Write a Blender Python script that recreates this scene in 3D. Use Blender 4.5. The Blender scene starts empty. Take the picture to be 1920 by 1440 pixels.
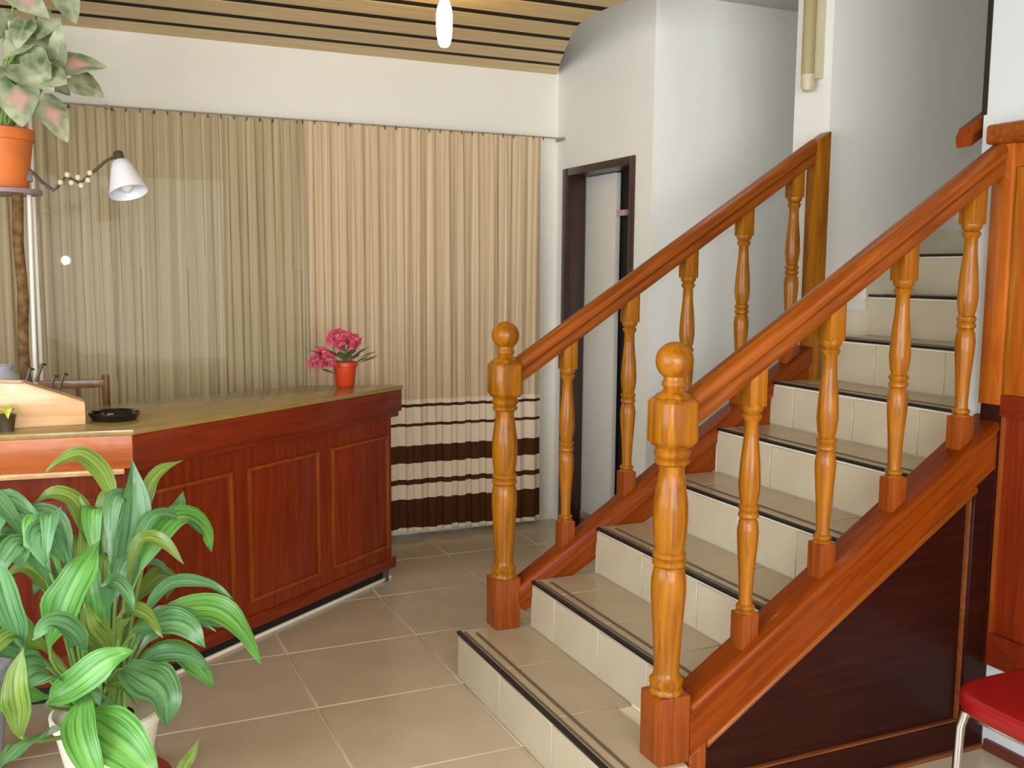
import bpy, bmesh, math, random
from mathutils import Vector, Matrix, noise

random.seed(7)
scene = bpy.context.scene
COL = scene.collection

# ------------------------------------------------------------------ camera
cam_data = bpy.data.cameras.new('camera')
cam_data.sensor_width = 36.0
cam_data.lens = 1843.2 * 36.0 / 1920.0
cam_data.clip_start = 0.02
cam = bpy.data.objects.new('camera', cam_data)
COL.objects.link(cam)
CR, CU, CF = (0.91314512, -0.40754379, 0.00860456), (0.03786398, 0.10581774, 0.99366439), (0.40587227, 0.90703399, -0.11205818)
CAM = (-1.1754, -3.1548, 1.3936)
cam.matrix_world = Matrix(((CR[0], CU[0], -CF[0], CAM[0]), (CR[1], CU[1], -CF[1], CAM[1]), (CR[2], CU[2], -CF[2], CAM[2]), (0, 0, 0, 1)))
scene.camera = cam

# ------------------------------------------------------------------ world and light
world = bpy.data.worlds.new('daylight')
scene.world = world
world.use_nodes = True
bg = world.node_tree.nodes['Background']
bg.inputs[0].default_value = (0.86, 0.93, 1.0, 1)
bg.inputs[1].default_value = 1.0


def area(name, loc, target, sx, sy, power, color):
    d = bpy.data.lights.new(name, 'AREA')
    d.shape = 'RECTANGLE'
    d.size, d.size_y, d.energy, d.color = sx, sy, power, color
    o = bpy.data.objects.new(name, d)
    COL.objects.link(o)
    o.location = loc
    o.rotation_euler = (Vector(target) - Vector(loc)).to_track_quat('-Z', 'Y').to_euler()
    return o


# daylight through the wide shop front behind the photographer and the window in the left wall
area('daylight_shopfront', (-0.95, -5.35, 1.4), (-0.95, 0, 1.4), 2.8, 2.0, 182, (0.94, 0.975, 1.0))
area('daylight_window', (-2.72, -1.9, 1.45), (0, -1.9, 1.4), 2.6, 1.7, 82, (0.87, 0.95, 1.0))
area('stairwell_fill', (1.05, 0.55, 3.66), (1.05, 0.55, 0), 0.35, 2.2, 8, (1.0, 0.97, 0.93))  # added fill for the top of the door wall, no opening above it
# the flash of the photographer's camera
fl = bpy.data.lights.new('camera_flash', 'SPOT')
fl.energy, fl.color, fl.shadow_soft_size, fl.spot_size, fl.spot_blend = 40, (1.0, 0.97, 0.93), 0.03, math.radians(85), 0.6
flo = bpy.data.objects.new('camera_flash', fl)
COL.objects.link(flo)
flo.location = (-1.21, -3.16, 1.47)
flo.rotation_euler = Vector(CF).to_track_quat('-Z', 'Y').to_euler()

scene.view_settings.view_transform = 'Standard'
scene.view_settings.look = 'None'
scene.view_settings.gamma = 1.0
scene.view_settings.use_curve_mapping = False
scene.view_settings.exposure = 0.0


# ------------------------------------------------------------------ helpers
def lin(r, g, b):
    f = lambda c: c / 12.92 if c <= 0.04045 else ((c + 0.055) / 1.055) ** 2.4
    return (f(r / 255), f(g / 255), f(b / 255), 1)


class B:
    """collects faces, built into one mesh object"""

    def __init__(self):
        self.v, self.f, self.uv = [], [], None

    def add(self, vs, fs):
        n = len(self.v)
        self.v += [tuple(a) for a in vs]
        self.f += [tuple(i + n for i in f) for f in fs]
        return self

    def box(self, x0, x1, y0, y1, z0, z1):
        return self.add([(x0, y0, z0), (x1, y0, z0), (x1, y1, z0), (x0, y1, z0), (x0, y0, z1), (x1, y0, z1), (x1, y1, z1), (x0, y1, z1)],
                        [(3, 2, 1, 0), (4, 5, 6, 7), (0, 1, 5, 4), (1, 2, 6, 5), (2, 3, 7, 6), (3, 0, 4, 7)])

    def prism_y(self, poly, y0, y1):      # poly in x,z
        n = len(poly)
        return self.add([(x, y0, z) for x, z in poly] + [(x, y1, z) for x, z in poly],
                        [tuple(range(n)), tuple(range(2 * n - 1, n - 1, -1))] + [(i, i + n, (i + 1) % n + n, (i + 1) % n) for i in range(n)])

    def prism_z(self, poly, z0, z1):      # poly in x,y
        n = len(poly)
        return self.add([(x, y, z0) for x, y in poly] + [(x, y, z1) for x, y in poly],
                        [tuple(range(n - 1, -1, -1)), tuple(range(n, 2 * n))] + [(i, (i + 1) % n, (i + 1) % n + n, i + n) for i in range(n)])

    def lathe(self, prof, c=(0, 0, 0), seg=24, axis=None, wob=0):
        vs, fs = [], []
        m = None
        if axis is not None:
            m = Vector((0, 0, 1)).rotation_difference(Vector(axis).normalized()).to_matrix()
        for r, z in prof:
            for s in range(seg):
                a = 2 * math.pi * s / seg
                q = Vector((r * math.cos(a), r * math.sin(a), z))
                if m:
                    q = m @ q
                vs.append((c[0] + q.x, c[1] + q.y, c[2] + q.z))
        for i in range(len(prof) - 1):
            for s in range(seg):
                t = (s + 1) % seg
                fs.append((i * seg + s, i * seg + t, (i + 1) * seg + t, (i + 1) * seg + s))
        fs.append(tuple(range(seg - 1, -1, -1)))
        k = (len(prof) - 1) * seg
        fs.append(tuple(range(k, k + seg)))
        return self.add(vs, fs)

    def tube(self, pts, r, seg=10):
        pts = [Vector(p) for p in pts]
        rs = r if isinstance(r, (list, tuple)) else [r] * len(pts)
        vs, fs = [], []
        ref = None
        for i, p in enumerate(pts):
            t = (pts[min(i + 1, len(pts) - 1)] - pts[max(i - 1, 0)]).normalized()
            if ref is None:
                ref = t.orthogonal().normalized()
            ref = (ref - t * ref.dot(t)).normalized()
            bi = t.cross(ref)
            for s in range(seg):
                a = 2 * math.pi * s / seg
                vs.append(p + (ref * math.cos(a) + bi * math.sin(a)) * rs[i])
        for i in range(len(pts) - 1):
            for s in range(seg):
                t = (s + 1) % seg
                fs.append((i * seg + s, i * seg + t, (i + 1) * seg + t, (i + 1) * seg + s))
        fs.append(tuple(range(seg - 1, -1, -1)))
        k = (len(pts) - 1) * seg
        fs.append(tuple(range(k, k + seg)))
        return self.add(vs, fs)

    def mesh(self, name, shift=(0, 0, 0), bevel=0, seg=2, smooth=False, solid=0):
        me = bpy.data.meshes.new(name)
        me.from_pydata([(a[0] - shift[0], a[1] - shift[1], a[2] - shift[2]) for a in self.v], [], self.f)
        if self.uv:
            ul = me.uv_layers.new(name='UVMap')
            for lp in me.loops:
                ul.data[lp.index].uv = self.uv[lp.vertex_index]
        bm = bmesh.new()
        bm.from_mesh(me)
        bmesh.ops.recalc_face_normals(bm, faces=bm.faces) if not solid else None
        if bevel:
            es = [e for e in bm.edges if len(e.link_faces) == 2 and e.calc_face_angle(0) > 0.5]
            bmesh.ops.bevel(bm, geom=es, offset=bevel, segments=seg, profile=0.6, affect='EDGES', clamp_overlap=True)
        for f in bm.faces:
            f.smooth = smooth or bool(bevel)
        bm.to_mesh(me)
        bm.free()
        if smooth or bevel:
            me.set_sharp_from_angle(angle=math.radians(42))
        me.update()
        return me


def world_loc(o):
    l = Vector((0, 0, 0))
    while o is not None:
        l += Vector(o.location)
        o = o.parent
    return l


def part(name, b, mat, parent=None, local=False, bevel=0, smooth=False, seg=2, at=None, label=None, kind=None):
    """one mesh object; builder coordinates are world ones unless local"""
    if at is None:
        sh = (0, 0, 0) if (local or parent is None) else world_loc(parent)
    else:
        sh = at
    me = b.mesh(name, sh, bevel, seg, smooth)
    me.materials.append(mat)
    o = bpy.data.objects.new(name, me)
    COL.objects.link(o)
    if parent is not None:
        o.parent = parent
    if at is not None:
        o.location = at if parent is None else Vector(at) - world_loc(parent)
    if label:
        o['label'] = label
    if kind:
        o['kind'] = kind
    return o


def child(name, me, parent, loc, rot=(0, 0, 0), scale=(1, 1, 1)):
    o = bpy.data.objects.new(name, me)
    COL.objects.link(o)
    o.parent = parent
    o.location, o.rotation_euler, o.scale = loc, rot, scale
    return o


def thing(name, label, cat, loc=(0, 0, 0), rotz=0, group=None, kind=None):
    o = bpy.data.objects.new(name, None)
    o.empty_display_size = 0.1
    COL.objects.link(o)
    o.location, o.rotation_euler = loc, (0, 0, rotz)
    return tag(o, label, cat, group, kind)


def tag(o, label, cat, group=None, kind=None):
    o['label'], o['category'] = label, cat
    if group:
        o['group'] = group
    if kind:
        o['kind'] = kind
    return o


def structure(name, b, mat, label, cat, **kw):
    return tag(part(name, b, mat, **kw), label, cat, kind='structure')


# ------------------------------------------------------------------ materials
def new_mat(name):
    m = bpy.data.materials.new(name)
    m.use_nodes = True
    return m, m.node_tree.nodes, m.node_tree.links, m.node_tree.nodes['Principled BSDF']


def plain(name, col, rough=0.5, spec=0.5, metal=0, coat=0, var=0.06, scale=8, bump=0, bscale=60, emit=0, trans=0):
    m, N, L, P = new_mat(name)
    P.inputs['Roughness'].default_value = rough
    P.inputs['Specular IOR Level'].default_value = spec
    P.inputs['Metallic'].default_value = metal
    P.inputs['Coat Weight'].default_value = coat
    P.inputs['Coat Roughness'].default_value = 0.08
    P.inputs['Transmission Weight'].default_value = trans
    tc = N.new('ShaderNodeTexCoord')
    nz = N.new('ShaderNodeTexNoise')
    nz.inputs['Scale'].default_value = scale
    nz.inputs['Detail'].default_value = 4
    L.new(tc.outputs['Object'], nz.inputs['Vector'])
    rp = N.new('ShaderNodeValToRGB')
    c = Vector(col[:3])
    rp.color_ramp.elements[0].position, rp.color_ramp.elements[1].position = 0.3, 0.7
    rp.color_ramp.elements[0].color = (*(c * (1 - var)), 1)
    rp.color_ramp.elements[1].color = (*(c * (1 + var)), 1)
    L.new(nz.outputs['Fac'], rp.inputs['Fac'])
    L.new(rp.outputs['Color'], P.inputs['Base Color'])
    if emit:
        L.new(rp.outputs['Color'], P.inputs['Emission Color'])
        P.inputs['Emission Strength'].default_value = emit
    if bump:
        n2 = N.new('ShaderNodeTexNoise')
        n2.inputs['Scale'].default_value = bscale
        n2.inputs['Detail'].default_value = 5
        L.new(tc.outputs['Object'], n2.inputs['Vector'])
        bp = N.new('ShaderNodeBump')
        bp.inputs['Strength'].default_value = bump
        bp.inputs['Distance'].default_value = 0.01
        L.new(n2.outputs['Fac'], bp.inputs['Height'])
        L.new(bp.outputs['Normal'], P.inputs['Normal'])
    return m


def wood(name, c1, c2, axis='Z', rough=0.3, coat=0.5, scale=14, spec=0.5, tilt=0):
    m, N, L, P = new_mat(name)
    P.inputs['Roughness'].default_value = rough
    P.inputs['Coat Weight'].default_value = coat
    P.inputs['Coat Roughness'].default_value = 0.1
    P.inputs['Specular IOR Level'].default_value = spec
    tc = N.new('ShaderNodeTexCoord')
    mp = N.new('ShaderNodeMapping')
    s = {'X': (0.07, 1, 1), 'Y': (1, 0.07, 1), 'Z': (1, 1, 0.07), 'H': (0.07, 0.07, 1)}[axis]
    mp.inputs['Scale'].default_value = s
    rt = N.new('ShaderNodeMapping')      # turns sloping boards so that the grain follows them
    rt.inputs['Rotation'].default_value = (0, tilt, 0)
    L.new(tc.outputs['Object'], rt.inputs['Vector'])
    L.new(rt.outputs['Vector'], mp.inputs['Vector'])
    nz = N.new('ShaderNodeTexNoise')
    nz.inputs['Scale'].default_value = scale * 3
    nz.inputs['Detail'].default_value = 6
    nz.inputs['Distortion'].default_value = 1.2
    L.new(mp.outputs['Vector'], nz.inputs['Vector'])
    rp = N.new('ShaderNodeValToRGB')
    rp.color_ramp.elements[0].position, rp.color_ramp.elements[1].position = 0.32, 0.68
    rp.color_ramp.elements[0].color, rp.color_ramp.elements[1].color = c1, c2
    L.new(nz.outputs['Fac'], rp.inputs['Fac'])
    n3 = N.new('ShaderNodeTexNoise')
    n3.inputs['Scale'].default_value = 3.0
    L.new(tc.outputs['Object'], n3.inputs['Vector'])
    mx = N.new('ShaderNodeMix')
    mx.data_type, mx.blend_type = 'RGBA', 'MULTIPLY'
    mx.inputs['Factor'].default_value = 0.35
    L.new(rp.outputs['Color'], mx.inputs['A'])
    L.new(n3.outputs['Color'], mx.inputs['B'])
    r2 = N.new('ShaderNodeValToRGB')
    r2.color_ramp.elements[0].color, r2.color_ramp.elements[1].color = (0.55, 0.55, 0.55, 1), (1, 1, 1, 1)
    L.new(n3.outputs['Fac'], r2.inputs['Fac'])
    L.new(r2.outputs['Color'], mx.inputs['B'])
    L.new(mx.outputs['Result'], P.inputs['Base Color'])
    return m


M = {}
M['wall'] = plain('white_plaster', lin(228, 224, 214), 0.75, 0.3, var=0.015, scale=3, bump=0.05, bscale=90)
M['wall_stair'] = plain('lightened_wall_paint', lin(234, 233, 228), 0.75, 0.3, var=0.012, scale=3)  # extra brightness for the dim stairwell walls put into their colour
M['wall_white'] = plain('white_paint', lin(198, 203, 204), 0.7, 0.3, var=0.012, scale=3)
M['ceil_up'] = plain('grey_ceiling_paint', lin(205, 203, 200), 0.8, 0.2, var=0.01)
M['tile'] = plain('beige_floor_tile', lin(186, 170, 148), 0.2, 0.5, var=0.06, scale=5)
M['grout'] = plain('pale_grout', lin(200, 184, 160), 0.7, 0.3, var=0.05, scale=30)
M['step_tile'] = plain('cream_step_tile', lin(190, 178, 155), 0.25, 0.5, var=0.05, scale=6)
M['tread_tile'] = plain('shaded_tread_tile', lin(172, 156, 130), 0.25, 0.5, var=0.05, scale=6)  # darker than the risers, shading from frontal light put into the colour
M['step_core'] = plain('step_mortar', lin(226, 216, 196), 0.7, 0.3, var=0.05)
M['black'] = plain('black_rubber', lin(26, 22, 20), 0.45, 0.4, var=0.15)
M['strip'] = plain('dark_grey_grit_strip', lin(100, 86, 72), 0.6, 0.3, var=0.15, scale=60)
M['oak_z'] = wood('oak_varnish_upright', lin(126, 72, 8), lin(170, 106, 18), 'Z', 0.34, 0.22, spec=0.2)
M['oak_x'] = wood('oak_varnish_rail', lin(112, 50, 8), lin(152, 78, 16), 'X', 0.34, 0.2, spec=0.25, tilt=0.577)
M['red_z'] = wood('red_varnish_upright', lin(120, 52, 12), lin(152, 74, 20), 'Z', 0.36, 0.2, spec=0.25)
M['red_x'] = wood('red_varnish_board', lin(112, 44, 5), lin(142, 64, 10), 'X', 0.36, 0.1, spec=0.12, tilt=0.577)
M['mahog_x'] = wood('mahogany_board', lin(108, 32, 8), lin(134, 46, 12), 'X', 0.38, 0.2, spec=0.3)
M['mahog_z'] = wood('mahogany_panel', lin(108, 32, 6), lin(138, 48, 10), 'Z', 0.38, 0.2, spec=0.3)
M['darkpanel'] = wood('dark_red_panel', lin(38, 11, 6), lin(54, 17, 8), 'X', 0.4, 0.03, spec=0.15)
M['clad'] = wood('oak_cladding', lin(150, 72, 16), lin(184, 100, 26), 'Z', 0.3, 0.5)
M['plank'] = wood('pale_ceiling_plank', lin(206, 172, 106), lin(230, 198, 132), 'X', 0.45, 0.1, 8)
M['dark'] = plain('dark_void_paint', lin(30, 18, 8), 0.8, 0.2, var=0.1)
M['doorframe'] = wood('dark_brown_frame', lin(46, 24, 18), lin(62, 34, 26), 'Z', 0.4, 0.3)
M['white'] = plain('white_gloss_paint', lin(228, 226, 220), 0.35, 0.5, var=0.02)
M['steel'] = plain('brushed_steel', lin(190, 190, 188), 0.25, 0.5, metal=1, var=0.04)
M['alu'] = plain('aluminium_frame', lin(214, 208, 198), 0.35, 0.5, var=0.03)
M['darkmetal'] = plain('dark_metal', lin(70, 60, 45), 0.4, 0.5, var=0.1)
M['rodmetal'] = plain('dull_brass_rod', lin(150, 138, 112), 0.4, 0.5, var=0.05)
M['edge'] = plain('polished_glass_edge', lin(168, 160, 136), 0.3, 0.5, var=0.05)
M['mould'] = wood('brown_moulding', lin(104, 52, 22), lin(134, 74, 36), 'X', 0.35, 0.2, spec=0.3)
M['skirt'] = plain('dark_red_skirting', lin(96, 44, 34), 0.45, 0.4, var=0.1)
M['latch'] = plain('pale_pink_metal', lin(205, 165, 165), 0.4, 0.5, var=0.05)
M['terra'] = plain('terracotta', lin(205, 110, 50), 0.55, 0.35, var=0.14, scale=12)
M['plasticred'] = plain('orange_red_plastic', lin(196, 62, 22), 0.4, 0.5, var=0.06)
M['soil'] = plain('dark_soil', lin(52, 38, 26), 0.9, 0.2, var=0.3, scale=60, bump=0.5)
M['pot_white'] = plain('white_glazed_pot', lin(226, 222, 206), 0.3, 0.5, var=0.05)
M['saucer'] = plain('red_brown_clay', lin(146, 62, 44), 0.5, 0.4, var=0.1)
M['pot_grey'] = plain('blue_grey_ceramic', lin(158, 160, 170), 0.35, 0.5, var=0.06)
M['stem'] = plain('green_stem', lin(118, 150, 70), 0.5, 0.4, var=0.12)
M['pink'] = plain('pink_petal', lin(206, 84, 106), 0.6, 0.3, var=0.18, scale=40)
M['green_small'] = plain('small_dark_leaf', lin(98, 110, 74), 0.5, 0.4, var=0.15)
M['lime'] = plain('yellow_green_leaf', lin(190, 200, 84), 0.45, 0.4, var=0.12, scale=20)
M['boxwood'] = wood('pale_pine', lin(206, 156, 104), lin(228, 184, 134), 'X', 0.35, 0.2)
M['chairwood'] = wood('brown_chair_wood', lin(112, 74, 32), lin(138, 94, 44), 'Z', 0.4, 0.3)
M['counter_lit'] = wood('lit_counter_wood', lin(168, 82, 34), lin(194, 108, 52), 'H', 0.36, 0.15, spec=0.3)  # lit tone of the counter wood, window light put into the colour
M['counter_top'] = wood('olive_laminate_top', lin(146, 120, 64), lin(164, 138, 82), 'X', 0.2, 0.1, spec=0.4)
M['redseat'] = plain('red_vinyl', lin(136, 8, 12), 0.35, 0.5, var=0.05, coat=0.2)
M['chrome'] = plain('chrome_tube', lin(200, 200, 200), 0.12, 0.5, metal=1, var=0.02)
M['shade'] = plain('white_enamel_shade', lin(222, 224, 230), 0.3, 0.5, var=0.02)
M['ivory'] = plain('ivory_plastic', lin(194, 184, 152), 0.4, 0.5, var=0.05)
M['tube_glass'] = plain('yellowed_tube_cover', lin(164, 150, 108), 0.35, 0.5, var=0.04)
M['bulb'] = plain('lit_bulb_glass', (1.0, 0.74, 0.34, 1), 0.3, 0.5, var=0.01, emit=29)
M['bark'] = plain('brown_bark', lin(112, 84, 54), 0.85, 0.2, var=0.45, scale=40, bump=0.8, bscale=50)
M['shelf'] = plain('mauve_grey_board', lin(150, 128, 128), 0.4, 0.4, var=0.08)
M['bead'] = plain('black_cloth_with_flecks', lin(34, 26, 24), 0.6, 0.3, var=0.3, scale=60)


def leaf_mat(name, dark, light, rib, pink=None):
    """green blade, lighter rib along the middle (UV x) and an optional pink heart"""
    m, N, L, P = new_mat(name)
    P.inputs['Roughness'].default_value = 0.32
    P.inputs['Specular IOR Level'].default_value = 0.45
    uv = N.new('ShaderNodeTexCoord')
    sp = N.new('ShaderNodeSeparateXYZ')
    L.new(uv.outputs['UV'], sp.inputs['Vector'])
    nz = N.new('ShaderNodeTexNoise')
    nz.inputs['Scale'].default_value = 14
    nz.inputs['Detail'].default_value = 4
    if pink is None and name.startswith('lily'):
        mp = N.new('ShaderNodeMapping')
        mp.inputs['Scale'].default_value = (1.3, 0.16, 1)
        L.new(uv.outputs['UV'], mp.inputs['Vector'])
        L.new(mp.outputs['Vector'], nz.inputs['Vector'])
    else:
        L.new(uv.outputs['Object'], nz.inputs['Vector'])
    rp = N.new('ShaderNodeValToRGB')
    rp.color_ramp.elements[0].position, rp.color_ramp.elements[1].position = 0.34, 0.66
    rp.color_ramp.elements[0].color, rp.color_ramp.elements[1].color = dark, light
    L.new(nz.outputs['Fac'], rp.inputs['Fac'])
    sub = N.new('ShaderNodeMath'); sub.operation = 'SUBTRACT'; sub.inputs[1].default_value = 0.5
    L.new(sp.outputs['X'], sub.inputs[0])
    ab = N.new('ShaderNodeMath'); ab.operation = 'ABSOLUTE'
    L.new(sub.outputs[0], ab.inputs[0])
    mr = N.new('ShaderNodeMapRange')
    mr.inputs['From Min'].default_value, mr.inputs['From Max'].default_value = 0.02, 0.09
    mr.inputs['To Min'].default_value, mr.inputs['To Max'].default_value = 0.3, 0.0
    L.new(ab.outputs[0], mr.inputs['Value'])
    mx = N.new('ShaderNodeMix'); mx.data_type = 'RGBA'
    L.new(mr.outputs['Result'], mx.inputs['Factor'])
    L.new(rp.outputs['Color'], mx.inputs['A'])
    mx.inputs['B'].default_value = rib
    out = mx.outputs['Result']
    if pink:
        s2 = N.new('ShaderNodeMath'); s2.operation = 'SUBTRACT'; s2.inputs[1].default_value = 0.42
        L.new(sp.outputs['Y'], s2.inputs[0])
        a2 = N.new('ShaderNodeMath'); a2.operation = 'ABSOLUTE'
        L.new(s2.outputs[0], a2.inputs[0])
        ad = N.new('ShaderNodeMath'); ad.operation = 'ADD'
        L.new(ab.outputs[0], ad.inputs[0]); L.new(a2.outputs[0], ad.inputs[1])
        wv = N.new('ShaderNodeMath'); wv.operation = 'MULTIPLY_ADD'; wv.inputs[1].default_value = 0.35
        L.new(nz.outputs['Fac'], wv.inputs[0]); L.new(ad.outputs[0], wv.inputs[2])
        m3 = N.new('ShaderNodeMapRange')
        m3.inputs['From Min'].default_value, m3.inputs['From Max'].default_value = 0.28, 0.52
        m3.inputs['To Min'].default_value, m3.inputs['To Max'].default_value = 1.0, 0.0
        L.new(wv.outputs[0], m3.inputs['Value'])
        m4 = N.new('ShaderNodeMix'); m4.data_type = 'RGBA'
        L.new(m3.outputs['Result'], m4.inputs['Factor'])
        L.new(out, m4.inputs['A'])
        m4.inputs['B'].default_value = pink
        out = m4.outputs['Result']
    L.new(out, P.inputs['Base Color'])
    tr = N.new('ShaderNodeBsdfTranslucent')
    L.new(out, tr.inputs['Color'])
    ms = N.new('ShaderNodeMixShader')
    ms.inputs[0].default_value = 0.2
    L.new(P.outputs[0], ms.inputs[1]); L.new(tr.outputs[0], ms.inputs[2])
    L.new(ms.outputs[0], N['Material Output'].inputs['Surface'])
    return m


LEAF = [leaf_mat('lily_leaf_bright', lin(58, 120, 40), lin(118, 178, 88), lin(140, 190, 110)),
        leaf_mat('lily_leaf_deep', lin(54, 104, 58), lin(112, 162, 108), lin(130, 176, 128)),
        leaf_mat('lily_leaf_olive', lin(72, 104, 34), lin(134, 158, 72), lin(150, 170, 96))]
CALM = [leaf_mat('caladium_green', lin(84, 108, 70), lin(198, 206, 172), lin(206, 212, 184)),
        leaf_mat('caladium_pink', lin(98, 122, 82), lin(190, 194, 164), lin(206, 190, 170), lin(208, 164, 154))]


def fabric(name, base, stripe, dark, bands):
    m, N, L, P = new_mat(name)
    P.inputs['Roughness'].default_value = 0.85
    P.inputs['Specular IOR Level'].default_value = 0.15
    tc = N.new('ShaderNodeTexCoord')
    sp = N.new('ShaderNodeSeparateXYZ')
    L.new(tc.outputs['UV'], sp.inputs['Vector'])
    cx = N.new('ShaderNodeCombineXYZ')
    L.new(sp.outputs['X'], cx.inputs['X'])
    nz = N.new('ShaderNodeTexNoise')
    nz.inputs['Scale'].default_value = 64
    nz.inputs['Detail'].default_value = 3
    L.new(cx.outputs[0], nz.inputs['Vector'])
    rp = N.new('ShaderNodeValToRGB')
    e = rp.color_ramp.elements
    e[0].position, e[0].color = 0.34, base
    e[1].position, e[1].color = 0.66, stripe
    L.new(nz.outputs['Fac'], rp.inputs['Fac'])
    out = rp.outputs['Color']
    # woven bands by height (UV y in metres)
    br = N.new('ShaderNodeValToRGB')
    br.color_ramp.interpolation = 'CONSTANT'
    el = br.color_ramp.elements
    pts = [(0.0, 0)]
    for z0, z1 in bands:
        pts += [(z0, 1), (z1, 0)]
    el[0].position, el[0].color = 0, (0, 0, 0, 1)
    el[1].position, el[1].color = pts[1][0], (1, 1, 1, 1)
    for z, v in pts[2:]:
        q = el.new(z)
        q.color = (v, v, v, 1)
    L.new(sp.outputs['Y'], br.inputs['Fac'])
    up = N.new('ShaderNodeMath'); up.operation = 'LESS_THAN'; up.inputs[1].default_value = 0.735
    L.new(sp.outputs['Y'], up.inputs[0])
    m1 = N.new('ShaderNodeMix'); m1.data_type = 'RGBA'
    L.new(up.outputs[0], m1.inputs['Factor'])
    L.new(out, m1.inputs['A'])
    m1.inputs['B'].default_value = lin(224, 206, 182)
    m2 = N.new('ShaderNodeMix'); m2.data_type = 'RGBA'
    L.new(br.outputs['Color'], m2.inputs['Factor'])
    L.new(m1.outputs['Result'], m2.inputs['A'])
    m2.inputs['B'].default_value = dark
    L.new(m2.outputs['Result'], P.inputs['Base Color'])
    return m


BANDS = [(0.05, 0.205), (0.285, 0.312), (0.395, 0.49), (0.592, 0.606), (0.695, 0.708)]
M['curtain'] = fabric('striped_tan_curtain', lin(178, 154, 122), lin(222, 198, 166), lin(74, 42, 22), BANDS)
M['curtain_g'] = fabric('striped_olive_tan_curtain', lin(166, 147, 117), lin(204, 186, 153), lin(74, 42, 22), BANDS)

gm, N, L, P = new_mat('thin_clear_glass')
N.remove(P)
ta = N.new('ShaderNodeBsdfTransparent'); ta.inputs[0].default_value = (0.97, 0.975, 0.96, 1)
go = N.new('ShaderNodeBsdfGlossy'); go.inputs['Roughness'].default_value = 0.02
fr = N.new('ShaderNodeFresnel'); fr.inputs[0].default_value = 1.5
ms = N.new('ShaderNodeMixShader')
fm = N.new('ShaderNodeMath'); fm.operation = 'MULTIPLY'; fm.inputs[1].default_value = 0.08
L.new(fr.outputs[0], fm.inputs[0]); L.new(fm.outputs[0], ms.inputs[0]); L.new(ta.outputs[0], ms.inputs[1]); L.new(go.outputs[0], ms.inputs[2])
L.new(ms.outputs[0], N['Material Output'].inputs['Surface'])
M['glass'] = gm

# ------------------------------------------------------------------ the setting
RISE, RUN = 0.165, 0.2537
XD, YB, HC = 1.293, 1.776, 2.468
XW = 1.26            # white wall that carries the cladding
ZT = 3.7             # top of the open stairwell

# floor: slab of pale grout with beige tiles standing a little proud of it
floor = structure('floor', B().box(-2.8, 3.6, -5.6, 2.9, -0.12, -0.003), M['grout'], 'beige tiled lobby floor with pale joints', 'floor')
tm = B().box(-0.2435, 0.2435, -0.241, 0.241, -0.006, 0).mesh('tile', bevel=0.002, seg=1)
tm.materials.append(M['tile'])
for i in range(-6, 3):
    for j in range(-11, 4):
        cx, cy = -0.010 + 0.495 * (i + 0.5), -0.146 + 0.49 * (j + 0.5)
        if cx > 0.3 and -1.0 < cy < -0.3:
            continue
        if cx > 1.3 and cy < -1.0:
            continue
        child('tile', tm, floor, (cx, cy, 0))

structure('wall_back', B().box(-2.6, XD, YB, YB + 0.15, 0, ZT), M['wall'], 'white plaster wall behind the curtains', 'wall')
structure('baseboard_back', B().box(-2.6, XD, YB - 0.014, YB, 0, 0.05), M['white'], 'low white skirting under the curtains', 'skirting', bevel=0.003)
# wall with the doorway (faces the counter)
dy0, dy1, dz = 0.957, 1.679, 1.945
wd = B().box(XD, XD + 0.12, 0.798, dy0, 0, ZT).box(XD, XD + 0.12, dy1, YB + 0.15, 0, ZT).box(XD, XD + 0.12, dy0, dy1, dz, ZT)
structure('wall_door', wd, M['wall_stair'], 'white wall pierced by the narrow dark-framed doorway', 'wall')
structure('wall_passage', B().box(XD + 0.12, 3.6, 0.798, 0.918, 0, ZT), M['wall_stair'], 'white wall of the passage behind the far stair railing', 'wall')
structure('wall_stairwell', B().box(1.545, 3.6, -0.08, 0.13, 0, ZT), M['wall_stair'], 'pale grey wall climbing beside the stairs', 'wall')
structure('wall_stair_near', B().box(XW, 3.6, -1.2, -1.045, 0, ZT), M['wall_white'], 'white wall at the right side of the stairwell', 'wall')
structure('wall_right', B().box(XW, XW + 0.15, -5.6, -1.2, 0, ZT), M['wall_white'], 'white right-hand wall behind wood cladding', 'wall')
structure('wall_end', B().box(3.6, 3.7, -1.2, 2.9, 0, ZT), M['wall'], 'white wall at the top of the stairs', 'wall')
structure('wall_store', B().box(XD, 3.6, 2.75, 2.9, 0, ZT), M['wall'], 'far wall of the room behind the doorway', 'wall')
# left wall with a window opening, rear wall with the open shop front
wl = B().box(-2.75, -2.6, -5.6, -3.3, 0, ZT).box(-2.75, -2.6, -0.5, YB + 0.15, 0, ZT).box(-2.75, -2.6, -3.3, -0.5, 0, 0.5).box(-2.75, -2.6, -3.3, -0.5, 2.35, ZT)
structure('wall_left', wl, M['wall'], 'white left wall with a window opening', 'wall')
wr = B().box(-2.75, -2.4, -5.6, -5.45, 0, ZT).box(1.0, XW, -5.6, -5.45, 0, ZT).box(-2.4, 1.0, -5.6, -5.45, 2.5, ZT)
structure('wall_front', wr, M['wall'], 'white wall around the open shop front', 'wall')

# wooden ceiling: planks under a dark backing, ending in a curved edge at the stairwell
EDGE = [(1.776, 1.285), (1.73, 1.269), (1.483, 1.159), (1.203, 1.046), (0.935, 0.939), (0.778, 0.888), (0.564, 0.862), (0.333, 0.878), (0.0, 0.90), (-5.45, 0.90)]


def edge_x(y):
    for (ya, xa), (yb, xb) in zip(EDGE, EDGE[1:]):
        if yb <= y <= ya:
            t = (ya - y) / (ya - yb)
            return xa + (xb - xa) * t
    return EDGE[-1][1]


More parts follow.
